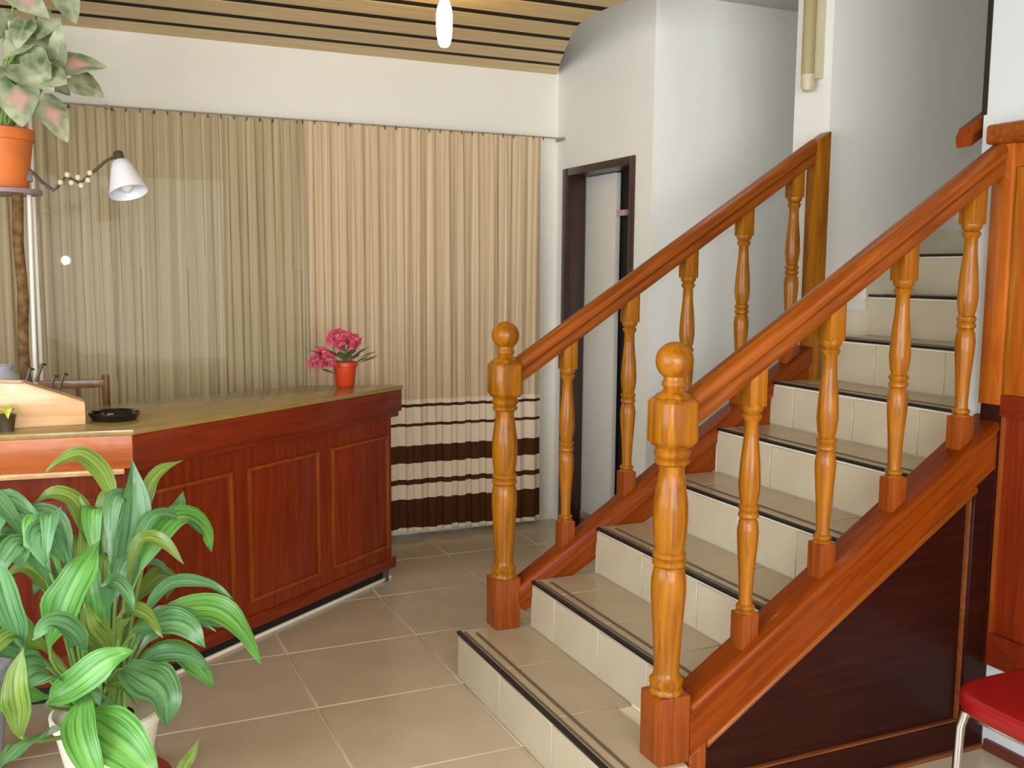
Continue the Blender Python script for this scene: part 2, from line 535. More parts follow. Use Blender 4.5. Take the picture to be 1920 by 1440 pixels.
slab = [(-2.6, YB), *[(x, y) for y, x in EDGE], (-2.6, -5.45)]
ceil = structure('ceiling', B().prism_z(slab, HC + 0.02, HC + 0.14), M['dark'], 'wooden plank ceiling with dark gaps between the boards', 'ceiling')
pitch, gap = 0.262, 0.064
y = YB
k = 0
while y > -5.3:
    ya, yb = y, y - (pitch - gap)
    ys = [ya + (yb - ya) * t / 4 for t in range(5)]
    poly = [(-2.6, ya)] + [(edge_x(q) - 0.004, q) for q in ys] + [(-2.6, yb)]
    part('plank', B().prism_z(poly, HC, HC + 0.02), M['plank'], ceil)
    yc_ = yb - gap
    ys = [yb + (yc_ - yb) * t / 2 for t in range(3)]
    poly = [(-2.6, yb)] + [(edge_x(q) - 0.004, q) for q in ys] + [(-2.6, yc_)]
    part('joint_strip', B().prism_z(poly, HC + 0.0015, HC + 0.02), M['dark'], ceil)
    y -= pitch
# upstand of the upper floor round the opening, the passage ceiling and the ceiling high over the stairs
up = B().prism_z([(x, y) for y, x in EDGE] + [(x - 0.1, y) for y, x in reversed(EDGE)], HC + 0.14, ZT)
structure('trim_1', up, M['wall'], 'white upstand over the curved ceiling edge', 'trim')
structure('ceiling_passage', B().box(XD + 0.0, 3.6, 0.13, 0.798, 2.665, 2.75), M['ceil_up'], 'grey ceiling of the passage behind the stairs', 'ceiling')
structure('ceiling_stairwell', B().box(-2.75, 3.7, -5.6, 2.9, ZT, ZT + 0.1), M['ceil_up'], 'high grey ceiling over the stairwell', 'ceiling')
structure('shadow_strip', B().box(XW - 0.004, XW + 0.008, -1.056, -1.040, 1.86, ZT), M['black'], 'thin dark strip for the shadow gap on the edge of the white stairwell wall', 'trim')  # black strip drawn in place of the shadow gap at the wall edge

# doorway: dark frame, white leaf standing inside it
door = tag(bpy.data.objects.new('door_1', None), 'dark-framed doorway with a white door leaf inside', 'door', kind='structure')
COL.objects.link(door)
door.location = (XD, (dy0 + dy1) / 2, 0)
part('door_jamb', B().box(XD - 0.012, XD + 0.10, dy1 - 0.05, dy1 + 0.01, 0, dz + 0.01), M['doorframe'], door, bevel=0.004)
part('door_jamb', B().box(XD - 0.012, XD + 0.12, dy0 - 0.01, dy0 + 0.03, 0, dz + 0.01), M['doorframe'], door, bevel=0.004)
part('door_head', B().box(XD - 0.012, XD + 0.12, dy0 + 0.03, dy1 - 0.05, dz - 0.03, dz + 0.01), M['doorframe'], door, bevel=0.004)
part('threshold', B().box(XD - 0.02, XD + 0.12, dy0, dy1, 0, 0.02), M['doorframe'], door, bevel=0.003)
lf = part('door_leaf', B().box(XD + 0.107, XD + 0.137, 1.315, 1.66, 0.07, 1.912), M['white'], door, bevel=0.004, label='flat white door leaf')
part('latch', B().box(XD + 0.112, XD + 0.132, 1.225, 1.318, 1.69, 1.72), M['latch'], lf, bevel=0.003)
dk = B()
nx = 24
for i in range(nx + 1):
    yy = 1.16 + 0.27 * i / nx
    xx = XD + 0.19 + 0.02 * math.sin(i * 1.3)
    dk.v += [(xx, yy, 0.05), (xx + 0.006 * math.sin(i), yy, 1.93), (xx + 0.012, yy, 1.93), (xx + 0.012, yy, 0.05)]
for i in range(nx):
    for q in range(4):
        dk.f.append((i * 4 + q, i * 4 + (q + 1) % 4, i * 4 + 4 + (q + 1) % 4, i * 4 + 4 + q))
dc = part('dark_door_drape', dk, M['bead'], None, smooth=True)
tag(dc, 'black flecked drape hanging at the right side of the doorway', 'drape')
for q in range(10):
    yy, zz = 1.21 + random.random() * 0.12, 0.3 + random.random() * 1.0
    part('pale_fleck', B().box(XD + 0.162, XD + 0.178, yy - 0.012, yy + 0.012, zz - 0.014, zz + 0.014), M['pot_grey'], dc, bevel=0.004)

# ------------------------------------------------------------------ staircase
st = thing('staircase', 'cream tiled staircase with black step edges climbing to the right', 'staircase', (0, -0.62, 0))
YF, YN, YE = -0.148, -1.081, -0.09
NS = 13
core = B()
for k in range(1, NS + 1):
    x0, x1 = (k - 1) * RUN, k * RUN
    z0 = max(0, (k - 2) * RISE)
    z1 = k * RISE - 0.010
    if k == 1:
        core.box(0.004, 0.205, -1.19, YE, 0, z1)
        core.box(0.205, RUN, YN, YE, 0, z1)
    elif k <= 5:
        core.box(x0 + 0.004, x1, YN, YF + 0.012, 0 if k < 4 else z0 - 0.2, z1)
    elif k == 6:
        core.box(x0 + 0.004, x1, -1.045, -0.085, z0 - 0.2, z1)
    else:
        core.box(x0 + 0.004, x1, -1.04, -0.085, z0 - 0.2, z1)
part('step_core', core, M['step_core'], st)
cache = {}


def tile_mesh(kind, w, d):
    key = (kind, round(w, 3), round(d, 3))
    if key not in cache:
        if kind == 'tread':
            b = B().box(-d / 2, d / 2, -w / 2, w / 2, -0.010, 0)
        else:
            b = B().box(-0.005, 0.004, -w / 2, w / 2, -d / 2, d / 2)
        me = b.mesh(kind, bevel=0.0015, seg=1)
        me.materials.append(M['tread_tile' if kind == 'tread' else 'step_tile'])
        cache[key] = me
    return cache[key]


for k in range(1, NS + 1):
    x0 = (k - 1) * RUN
    ya, yb = (-1.19, YE) if k == 1 else ((YN, YF) if k <= 5 else (-1.044, -0.082))
    n = 3 if k % 2 else 4
    cuts = [ya + (yb - ya) * t / 3 for t in range(4)] if n == 3 else [ya, ya + (yb - ya) * 0.19, ya + (yb - ya) * 0.49, ya + (yb - ya) * 0.81, yb]
    for c0, c1 in zip(cuts, cuts[1:]):
        w, yc = c1 - c0 - 0.004, (c0 + c1) / 2 + 0.62
        td = RUN - 0.012
        xt = x0 + td / 2 + 0.008
        if k == 1 and c0 < -1.1:
            td = 0.19
            xt = 0.008 + td / 2
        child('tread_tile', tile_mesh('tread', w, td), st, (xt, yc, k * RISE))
        child('riser_tile', tile_mesh('riser', w, RISE - 0.018), st, (x0 + 0.004, yc, (k - 1) * RISE + RISE / 2 - 0.008))
    part('nosing_strip', B().box(x0 - 0.006, x0 + 0.009, ya + 0.003, yb - 0.003, k * RISE - 0.009, k * RISE + 0.001), M['black'], st, bevel=0.002)
    part('grip_strip', B().box(x0 + 0.045, x0 + 0.055, ya + 0.02, yb - 0.05, k * RISE, k * RISE + 0.0025), M['strip'], st)
    if k <= 3:
        part('grip_strip', B().box(x0 + 0.012, x0 + 0.020, ya + 0.02, yb - 0.02, k * RISE, k * RISE + 0.002), M['strip'], st)
    if k > 6:
        part('skirting_tile', B().box(x0 - 0.02, x0 + RUN, -0.095, -0.081, k * RISE - 0.02, k * RISE + 0.1), M['step_core'], st)


def NL(x):
    return RISE + RISE / RUN * x


NEWEL = [(0.043, 0.340), (0.043, 0.350), (0.038, 0.356), (0.043, 0.366), (0.043, 0.376), (0.035, 0.384), (0.032, 0.40), (0.034, 0.45), (0.040, 0.54), (0.0445, 0.60), (0.044, 0.635), (0.039, 0.662),
         (0.036, 0.668), (0.0425, 0.674), (0.0425, 0.684), (0.037, 0.689), (0.0425, 0.695), (0.0425, 0.704), (0.036, 0.710), (0.041, 0.74), (0.0445, 0.785), (0.043, 0.83), (0.036, 0.88), (0.031, 0.915),
         (0.033, 0.925), (0.042, 0.930), (0.044, 0.938), (0.037, 0.944), (0.044, 0.950), (0.046, 0.960), (0.040, 0.968), (0.046, 0.976)]
BALL = [(0.047, 1.094), (0.043, 1.102), (0.030, 1.108), (0.024, 1.117), (0.030, 1.124), (0.030, 1.130), (0.026, 1.136)] + [(0.047 * math.sin(a), 1.184 - 0.047 * math.cos(a)) for a in [0.6 + i * (math.pi - 0.6) / 12 for i in range(12)]] + [(0.003, 1.231)]


def square(c, s, z0, z1, b=0.006):
    return B().box(c[0] - s / 2, c[0] + s / 2, c[1] - s / 2, c[1] + s / 2, z0, z1)


def chamfer_block(c, s, ch, z0, z1):
    h = s / 2
    poly = [(-h + ch, -h), (h - ch, -h), (h, -h + ch), (h, h - ch), (h - ch, h), (-h + ch, h), (-h, h - ch), (-h, -h + ch)]
    b = B()
    t = 0.80
    lv = [(z0, t), (z0 + 0.014, 1), (z1 - 0.012, 1), (z1, t)]
    vs, fs = [], []
    for z, q in lv:
        vs += [(c[0] + x * q, c[1] + y_ * q, z) for x, y_ in poly]
    for i in range(3):
        for s_ in range(8):
            fs.append((i * 8 + s_, i * 8 + (s_ + 1) % 8, (i + 1) * 8 + (s_ + 1) % 8, (i + 1) * 8 + s_))
    fs += [tuple(range(7, -1, -1)), tuple(range(24, 32))]
    return b.add(vs, fs)


def baluster_profile(z0, z1):
    H = z1 - z0
    P_ = [(0.024, 0), (0.024, .012), (0.018, .02), (0.023, .03), (0.023, .04), (0.017, .05), (0.016, .08), (0.019, .20), (0.0245, .34), (0.026, .40), (0.023, .445), (0.019, .46), (0.0245, .47), (0.0245, .485), (0.020, .495),
          (0.0245, .505), (0.0245, .52), (0.019, .53), (0.023, .56), (0.0265, .62), (0.024, .72), (0.018, .84), (0.0165, .92), (0.022, .935), (0.024, .95), (0.018, .96), (0.024, .97), (0.026, .985), (0.026, 1)]
    return [(r * 1.08, z0 + H * t) for r, t in P_]


def rail_run(prof, x0, x1, yc, off):
    """profile in (dy, dz) swept along the slope, ends cut upright"""
    b = B()
    n = len(prof)
    vs = [(x, yc + dy, NL(x) + off + dz_) for x in (x0, x1) for dy, dz_ in prof]
    return b.add(vs, [tuple(range(n)), tuple(range(2 * n - 1, n - 1, -1))] + [(i, i + n, (i + 1) % n + n, (i + 1) % n) for i in range(n)])


RAILP = [(-0.026, 0), (0.026, 0), (0.030, 0.012), (0.028, 0.030), (0.021, 0.038), (0.031, 0.046), (0.033, 0.062), (0.026, 0.080), (0.012, 0.089), (-0.012, 0.089), (-0.026, 0.080), (-0.033, 0.062), (-0.031, 0.046), (-0.021, 0.038), (-0.028, 0.030), (-0.030, 0.012)]


def railing(name, label, yc, xs, xend, near):
    t = thing(name, label, 'railing', (0.166, yc, RISE))
    c = (0.166, yc)
    part('newel_base', square(c, 0.092, RISE, 0.342), M['red_z'], t, bevel=0.005)
    part('newel_post', B().lathe(NEWEL, (c[0], c[1], 0), 28), M['oak_z'], t, smooth=True)
    nb = part('newel_block', chamfer_block(c, 0.104, 0.017, 0.973, 1.096), M['oak_z'], t, bevel=0.002, seg=1)
    part('ball_finial', B().lathe(BALL, (c[0], c[1], 0), 28), M['oak_z'], nb, smooth=True)
    part('handrail', rail_run(RAILP, 0.20, xend, yc, 0.718), M['oak_x'], t, smooth=True)
    for x in xs:
        zb, zt = NL(x) + 0.0, NL(x) + 0.725
        s = 0.052
        bl = part('baluster', B().lathe(baluster_profile(zb + 0.085, zt - 0.088), (x, yc, 0), 18), M['oak_z'], t, smooth=True)
        hb = s / 2
        sl = RISE / RUN
        lo = zb - 0.03
        part('baluster_foot', B().add([(x - hb, yc - hb, lo - hb * sl), (x + hb, yc - hb, lo + hb * sl), (x + hb, yc + hb, lo + hb * sl), (x - hb, yc + hb, lo - hb * sl), (x - hb, yc - hb, zb + 0.09), (x + hb, yc - hb, zb + 0.09), (x + hb, yc + hb, zb + 0.09), (x - hb, yc + hb, zb + 0.09)],
             [(3, 2, 1, 0), (4, 5, 6, 7), (0, 1, 5, 4), (1, 2, 6, 5), (2, 3, 7, 6), (3, 0, 4, 7)]), M['red_z'], bl, bevel=0.003)
        hi = zt + 0.005
        part('baluster_head', B().add([(x - hb, yc - hb, zt - 0.092), (x + hb, yc - hb, zt - 0.092), (x + hb, yc + hb, zt - 0.092), (x - hb, yc + hb, zt - 0.092), (x - hb, yc - hb, hi - hb * sl), (x + hb, yc - hb, hi + hb * sl), (x + hb, yc + hb, hi + hb * sl), (x - hb, yc + hb, hi - hb * sl)],
             [(3, 2, 1, 0), (4, 5, 6, 7), (0, 1, 5, 4), (1, 2, 6, 5), (2, 3, 7, 6), (3, 0, 4, 7)]), M['oak_z'], bl, bevel=0.003)
    return t


XB = [0.405, 0.653, 0.898, 1.142]
near = railing('stair_railing', 'varnished turned-baluster stair railing nearest the camera, above the dark panel', -1.13, XB, XW - 0.001, True)
far = railing('stair_railing', 'varnished turned-baluster stair railing on the far side, beside the doorway', -0.10, XB + [1.372], 1.45, False)
# far railing: string board, capping and end post
x0, x1 = 0.205, 1.45
part('string_board', B().prism_y([(x0 + 0.03, NL(x0 + 0.03) - 0.10), (x1, NL(x1) - 0.2), (x1, NL(x1) - 0.01), (x0, NL(x0) - 0.01), (x0, NL(x0) - 0.06)], -0.135, -0.075), M['red_x'], far, bevel=0.002, seg=1)
part('string_capping', rail_run([(-0.045, -0.052), (0.045, -0.052), (0.045, 0.004), (0.036, 0.014), (-0.036, 0.014), (-0.045, 0.004)], x0, x1, -0.105, 0.0), M['red_x'], far, bevel=0.002, seg=1)
part('end_post', B().prism_y([(1.446, NL(1.446) - 0.15), (1.508, NL(1.508) - 0.18), (1.508, NL(1.508) + 0.80), (1.446, NL(1.446) + 0.80)], -0.137, -0.073), M['oak_z'], far, bevel=0.004)
# near railing: thick string
x0, x1 = 0.213, XW - 0.002
part('string_board', B().prism_y([(x0, NL(x0) - 0.125), (x1, NL(x1) - 0.125), (x1, NL(x1) - 0.012), (x0, NL(x0) - 0.012)], -1.178, -1.082), M['red_x'], near, bevel=0.002, seg=1)
part('string_capping', rail_run([(-0.052, -0.014), (0.052, -0.014), (0.052, 0.006), (0.046, 0.012), (-0.046, 0.012), (-0.052, 0.006)], x0, x1, -1.13, 0.0), M['red_x'], near, bevel=0.002, seg=1)
part('string_moulding', rail_run([(-0.012, -0.012), (0.008, -0.012), (0.008, 0.006), (-0.006, 0.006), (-0.012, 0)], x0 + 0.05, x1 - 0.09, -1.172, -0.130), M['oak_x'], near, bevel=0.002, seg=1)

# panelling under the near string
pn = thing('stair_panelling', 'dark red triangular wooden panelling under the near stair railing', 'panelling', (0.7, -1.165, 0))
part('panel', B().prism_y([(0.25, 0.05), (1.2, 0.05), (1.2, NL(1.2) - 0.12), (0.25, NL(0.25) - 0.12)], -1.155, -1.13), M['darkpanel'], pn)
part('stile', B().prism_y([(0.213, 0), (0.262, 0), (0.262, NL(0.262) - 0.126), (0.213, NL(0.213) - 0.126)], -1.176, -1.125), M['red_z'], pn, bevel=0.002, seg=1)
part('stile', B().prism_y([(1.165, 0), (1.258, 0), (1.258, NL(1.258) - 0.126), (1.165, NL(1.165) - 0.126)], -1.176, -1.125), M['darkpanel'], pn, bevel=0.002, seg=1)
part('bottom_rail', B().box(0.262, 1.165, -1.172, -1.125, 0.012, 0.092), M['darkpanel'], pn, bevel=0.002, seg=1)
part('panel_moulding', B().box(0.262, 1.165, -1.168, -1.15, 0.092, 0.099), M['mould'], pn, bevel=0.002)
part('panel_moulding', B().prism_y([(1.157, 0.099), (1.165, 0.099), (1.165, NL(1.165) - 0.13), (1.157, NL(1.157) - 0.13)], -1.168, -1.15), M['mould'], pn, bevel=0.002)
part('panel_moulding', B().prism_y([(0.262, 0.099), (0.269, 0.099), (0.269, NL(0.269) - 0.13), (0.262, NL(0.262) - 0.13)], -1.168, -1.15), M['mould'], pn, bevel=0.002)
part('floor_strip', B().box(0.215, 1.25, -1.186, -1.172, 0.0, 0.012), M['mould'], pn, bevel=0.002)

# wood cladding on the right wall
cl = thing('wall_cladding', 'tall varnished wood cladding on the right wall where the near handrail ends', 'cladding', (XW, -1.6, 0.26))
XC = XW - 0.02
part('stile', B().box(XC - 0.012, XW, -1.182, -1.112, 1.03, 1.766), M['clad'], cl, bevel=0.004)
part('stile', B().box(XC - 0.004, XW, -1.182, -1.115, 0.262, 1.03), M['darkpanel'], cl, bevel=0.004)
part('bottom_rail', B().box(XC, XW, -2.6, -1.182, 0.262, 0.36), M['mahog_x'], cl, bevel=0.003)
part('middle_rail', B().box(XC - 0.006, XW, -2.6, -1.182, 1.00, 1.06), M['mahog_x'], cl, bevel=0.003)
part('top_rail', B().box(XC, XW, -2.6, -1.182, 1.70, 1.766), M['clad'], cl, bevel=0.003)
part('capping', B().box(XC - 0.034, XW, -2.6, -1.098, 1.766, 1.822), M['oak_x'], cl, bevel=0.014, seg=3)
for i in range(9):
    ya = -1.19 - i * 0.155
    for z0, z1, mm, mb in ((0.36, 1.0, M['mahog_z'], M['red_z']), (1.06, 1.70, M['clad'], M['oak_z'])):
        part('board', B().box(XC + 0.008, XW, ya - 0.15, ya, z0, z1), mm, cl, bevel=0.004)
        part('groove_moulding', B().box(XC - 0.001, XW, ya - 0.006, ya + 0.006, z0, z1), mb, cl, bevel=0.003)
structure('baseboard_right', B().box(XW - 0.016, XW, -5.4, -1.19, 0, 0.034), M['skirt'], 'dark red skirting along the right wall', 'skirting', bevel=0.004)

# handrail on the inner face of the stairwell wall
wrr = thing('wall_handrail', 'short dark wooden handrail end on the stairwell wall', 'handrail', (1.21, -1.0, 1.79))
part('rail', rail_run([(-0.026, 0), (0.026, 0), (0.032, 0.03), (0.02, 0.055), (-0.02, 0.055), (-0.032, 0.03)], 1.238, 2.6, -1.0, 0.803), M['red_x'], wrr, smooth=True)
for x in (1.45, 2.2):
    part('bracket', B().tube([(x, -1.044, NL(x) + 0.75), (x, -1.0, NL(x) + 0.75), (x, -1.0, NL(x) + 0.81)], 0.008), M['darkmetal'], wrr, smooth=True)

# ------------------------------------------------------------------ curtains, rod and glass
def curtain(label, x0, x1, seed, mat, y0):
    t = thing('curtain', label, 'curtain', ((x0 + x1) / 2, y0, 0.03), group='window curtains')
    rnd = random.Random(seed)
    n = 300
    rows = [0.03, 0.2, 0.5, 0.9, 1.4, 1.9, 2.06, 2.114]
    ph = [rnd.random() * 6 for _ in range(6)]
    b = B()
    b.uv = []
    th = 0.004
    nr = len(rows)
    for side in (0, 1):
        for i in range(n + 1):
            q = i / n
            x = x0 + (x1 - x0) * q
            for z in rows:
                amp = 0.013 if z < 2.0 else 0.009
                f = 2 * math.pi * x / 0.082
                yy = amp * math.sin(f + 1.3 * math.sin(x * 5 + ph[0]) + 0.25 * z) + 0.003 * math.sin(3.1 * f + ph[1] + z) + 0.007 * math.sin(0.37 * f + ph[2] + 0.6 * z)
                b.v.append((x + 0.008 * math.sin(2 * f + z * 1.5 + ph[3]), y0 + yy + side * th, z + (0.006 * math.sin(f * 0.31 + ph[4]) if z < 0.1 else 0)))
                b.uv.append((x * 1.6 + seed, z))
    m = (n + 1) * nr
    for i in range(n):
        for r in range(nr - 1):
            a = i * nr + r
            b.f.append((a, a + nr, a + nr + 1, a + 1))
            a += m
            b.f.append((a + 1, a + nr + 1, a + nr, a))
    for i in range(n):
        for r in (0, nr - 1):
            a = i * nr + r
            b.f.append((a, a + nr, a + nr + m, a + m))
    for i in (0, n):
        for r in range(nr - 1):
            a = i * nr + r
            b.f.append((a, a + 1, a + 1 + m, a + m))
    part('drop', b, mat, t, smooth=True)
    hk = B().tube([(0.009 * math.cos(a), 0, 0.009 * math.sin(a)) for a in [i * math.pi / 6 for i in range(13)]], 0.0022, 6).mesh('hook', smooth=True)
    hk.materials.append(M['darkmetal'])
    k = int((x1 - x0) / 0.058)
    for i in range(k + 1):
        child('hook', hk, t, (x0 - (x0 + x1) / 2 + (x1 - x0) * i / k, 0, 2.112 - 0.03), (0, 0, 1.2))
    return t


CY = YB - 0.085
curtain('plain left-hand tan curtain behind the glass pane', -1.75, -0.085, 3, M['curtain_g'], CY + 0.030)
curtain('right-hand tan curtain with brown bands showing beside the counter', -0.125, 1.165, 5, M['curtain'], CY)
rod = thing('curtain_rod', 'thin dark curtain rod along the white back wall', 'curtain rod', (-0.3, CY, 2.118))
part('rod', B().tube([(-1.8, CY, 2.118), (XD - 0.005, CY, 2.118)], 0.004, 8), M['rodmetal'], rod, smooth=True)
for x in (-1.0, XD - 0.006):
    part('bracket', B().box(x - 0.006, x + 0.006, CY - 0.008, YB, 2.110, 2.126), M['rodmetal'], rod, bevel=0.002)

gp = thing('glass_panel', 'tall clear glass pane standing in front of the left curtain', 'glass panel', (-0.72, 1.58, 0))
part('pane', B().box(-1.301, -0.146, 1.577, 1.583, 0.02, 2.10), M['glass'], gp)
part('frame_stile', B().box(-1.314, -1.300, 1.570, 1.590, 0, 2.12), M['alu'], gp, bevel=0.003)
part('frame_stile', B().box(-0.146, -0.142, 1.576, 1.584, 0, 2.10), M['edge'], gp, bevel=0.001, seg=1)
part('frame_rail', B().box(-1.300, -0.142, 1.57, 1.59, 0, 0.022), M['alu'], gp, bevel=0.002)

# ------------------------------------------------------------------ reception counter
CA = math.atan2(0.60431, 0.79675)
TL = Vector((-1.012, 0.150, 0))
ct = thing('reception_counter', 'red-brown panelled wooden reception counter with an angled left face coloured as lit orange', 'counter', TL, CA)
ud, nd = Vector((0.79675, 0.60431, 0)), Vector((-0.60431, 0.79675, 0))


def cl_(x, y):      # world x,y to counter local
    d = Vector((x, y, 0)) - TL
    return (d.dot(ud), d.dot(nd))


LEN = 1.481
W2 = cl_(-2.15, 0.252)
W2b = cl_(-2.15, 0.70)
Bk = [cl_(-1.30, 0.66), cl_(-0.96, 0.835), cl_(-0.27, 1.19)]
top_poly = [(0, 0), (LEN, 0), (LEN - 0.02, 0.06), Bk[2], Bk[1], Bk[0], W2b, W2]


def inset(poly, d):
    n = len(poly)
    out = []
    for i in range(n):
        p0, p1, p2 = Vector((*poly[i - 1], 0)), Vector((*poly[i], 0)), Vector((*poly[(i + 1) % n], 0))
        e1, e2 = (p1 - p0).normalized(), (p2 - p1).normalized()
        n1, n2 = Vector((-e1.y, e1.x, 0)), Vector((-e2.y, e2.x, 0))
        bis = (n1 + n2)
        bis = bis / max(0.4, bis.dot(n1)) if bis.length > 1e-6 else n1
        q = p1 + bis * d
        out.append((q.x, q.y))
    return out


in3, in6 = inset(top_poly, 0.034), inset(top_poly, 0.055)
# carcass and plinth keep clear of the narrow right tip
part('worktop', B().prism_z(top_poly, 0.872, 0.890), M['counter_top'], ct, local=True, bevel=0.003)
part('carcass', B().prism_z(in3, 0.06, 0.872), M['mahog_z'], ct, local=True)
part('plinth', B().prism_z(in6, 0.0, 0.06), M['black'], ct, local=True)
part('base_strip', B().box(0.02, LEN - 0.03, 0.046, 0.056, 0, 0.014), M['step_core'], ct, local=True, bevel=0.002)
# main front
part('fascia', B().box(0.0, LEN - 0.004, 0.004, 0.036, 0.775, 0.872), M['mahog_x'], ct, local=True, bevel=0.003)
part('cornice_moulding', B().box(0.008, LEN - 0.012, 0.014, 0.036, 0.750, 0.775), M['mahog_x'], ct, local=True, bevel=0.006)
part('skirt_board', B().box(0.012, LEN - 0.02, 0.026, 0.040, 0.055, 0.105), M['mahog_x'], ct, local=True, bevel=0.003)
for a, c in ((0.06, 0.45), (0.53, 0.93), (1.012, 1.405)):
    pnl = part('door_panel', B().box(a + 0.012, c - 0.012, 0.0285, 0.036, 0.172, 0.660), M['mahog_z'], ct, local=True, bevel=0.002)
    for q in (B().box(a, a + 0.014, 0.020, 0.036, 0.16, 0.672), B().box(c - 0.014, c, 0.020, 0.036, 0.16, 0.672), B().box(a + 0.014, c - 0.014, 0.020, 0.036, 0.16, 0.174), B().box(a + 0.014, c - 0.014, 0.020, 0.036, 0.658, 0.672)):
        part('bead', q, M['red_z'], pnl, local=True, bevel=0.005)
# left face, turned towards the window, its fascia coloured as lit
e = Vector((*W2, 0))
el_ = e.length
ea = math.atan2(e.y, e.x)
cs, sn = math.cos(ea), math.sin(ea)


def lf_box(s0, s1, d0, d1, z0, z1):       # along the left face, d = depth behind it
    vs = []
    for z in (z0, z1):
        for s, d in ((s0, d0), (s1, d0), (s1, d1), (s0, d1)):
            vs.append((s * cs + d * sn, s * sn - d * cs, z))
    return B().add(vs, [(3, 2, 1, 0), (4, 5, 6, 7), (0, 1, 5, 4), (1, 2, 6, 5), (2, 3, 7, 6), (3, 0, 4, 7)])


part('side_fascia', lf_box(0.004, el_, 0.003, 0.034, 0.765, 0.872), M['counter_lit'], ct, local=True, bevel=0.003)
part('side_moulding', lf_box(0.03, el_, -0.006, 0.034, 0.748, 0.766), M['boxwood'], ct, local=True, bevel=0.005)
for s in (0.12, 0.62):
    pnl = part('side_panel', lf_box(s, s + 0.42, 0.026, 0.036, 0.16, 0.67), M['mahog_z'], ct, local=True, bevel=0.003)

# things on the counter
def petal_ball(b, c, r, n, seed):
    rnd = random.Random(seed)
    for i in range(n):
        a, e_ = rnd.random() * 6.283, rnd.uniform(-0.4, 1.4)
        d = Vector((math.cos(a) * math.cos(e_), math.sin(a) * math.cos(e_), math.sin(e_)))
        o = Vector(c) + d * r * 0.55
        s1 = d.orthogonal().normalized() * r * 0.5
        s2 = d.cross(s1)
        tip = d * r * 0.5
        b.add([o, o + s1 + tip * 0.6, o + tip * 1.1 + s2 * 0.3, o + s2 + tip * 0.5, o - s1 * 0.6 + tip * 0.7, o - s2 * 0.7 + tip * 0.4], [(0, 1, 2), (0, 2, 3), (0, 3, 4), (0, 4, 5), (0, 5, 1)])


fp = thing('flower_pot', 'small orange-red pot of pink flowers on the right end of the counter', 'flower pot', (-0.085, 1.085, 0.8905))
part('pot', B().lathe([(0.036, 0), (0.040, 0.004), (0.050, 0.088), (0.054, 0.090), (0.055, 0.108), (0.050, 0.110), (0.046, 0.104), (0.02, 0.100)], (0, 0, 0), 24), M['plasticred'], fp, local=True, smooth=True)
part('soil', B().lathe([(0.001, 0.098), (0.046, 0.098), (0.046, 0.101), (0.001, 0.103)], (0, 0, 0), 16), M['soil'], fp, local=True)
for i, c in enumerate([(-0.03, 0.0, 0.205), (0.015, -0.02, 0.195), (-0.01, -0.03, 0.185), (-0.105, -0.02, 0.135), (-0.085, -0.04, 0.110), (-0.125, 0.0, 0.105)]):
    b = B()
    petal_ball(b, c, 0.050 if i < 3 else 0.042, 16, i)
    fh = part('blossom', b, M['pink'], fp, local=True)
    part('stem', B().tube([(0.0, 0, 0.10), (c[0] * 0.5, c[1] * 0.5, 0.10 + (c[2] - 0.10) * 0.7), c], 0.003, 6), M['green_small'], fp, local=True, smooth=True)
rnd = random.Random(11)
lv = [(0.045, -0.01, 0.17), (0.075, 0.0, 0.155), (0.10, -0.02, 0.14), (0.085, -0.03, 0.115), (0.06, -0.05, 0.12), (0.03, -0.05, 0.135), (0.0, -0.055, 0.13), (-0.03, -0.05, 0.14), (-0.11, 0.0, 0.17), (-0.135, -0.01, 0.155), (-0.09, -0.05, 0.075), (0.115, 0.0, 0.12), (0.06, 0.03, 0.19), (-0.06, -0.03, 0.15), (0.02, -0.04, 0.155)]
for c in lv:
    c = Vector(c)
    d = Vector((c.x, c.y, 0.04)).normalized()
    s = d.cross(Vector((0, 0, 1))).normalized() * 0.024
    b = B()
    o = c - d * 0.042
    b.add([o, c + s, c + d * 0.042, c - s, c + Vector((0, 0, 0.006))], [(0, 1, 4), (1, 2, 4), (2, 3, 4), (3, 0, 4)])
    part('leaf', b, M['green_small'], fp, local=True)

bx = thing('slant_top_box', 'pale wooden slant-topped box on the left end of the counter', 'box', (-1.27, 0.36, 0.8905), 0.07)
prof = [(-0.17, 0), (0.118, 0), (0.118, 0.072), (-0.06, 0.142), (-0.17, 0.150)]
part('front_board', B().prism_y(prof, -0.055, -0.043), M['boxwood'], bx, local=True, bevel=0.002)
part('back_board', B().prism_y([(x, z) for x, z in prof], 0.055, 0.067), M['boxwood'], bx, local=True, bevel=0.002)
part('end_board', B().box(0.106, 0.118, -0.043, 0.055, 0, 0.070), M['boxwood'], bx, local=True, bevel=0.002)
part('end_board', B().box(-0.17, -0.158, -0.043, 0.055, 0, 0.148), M['boxwood'], bx, local=True, bevel=0.002)
part('sloping_lid', B().prism_y([(0.108, 0.063), (0.118, 0.074), (-0.058, 0.144), (-0.064, 0.132)], -0.050, 0.060), M['boxwood'], bx, local=True, bevel=0.001, seg=1)
part('base_board', B().box(-0.158, 0.106, -0.043, 0.055, 0, 0.01), M['boxwood'], bx, local=True)
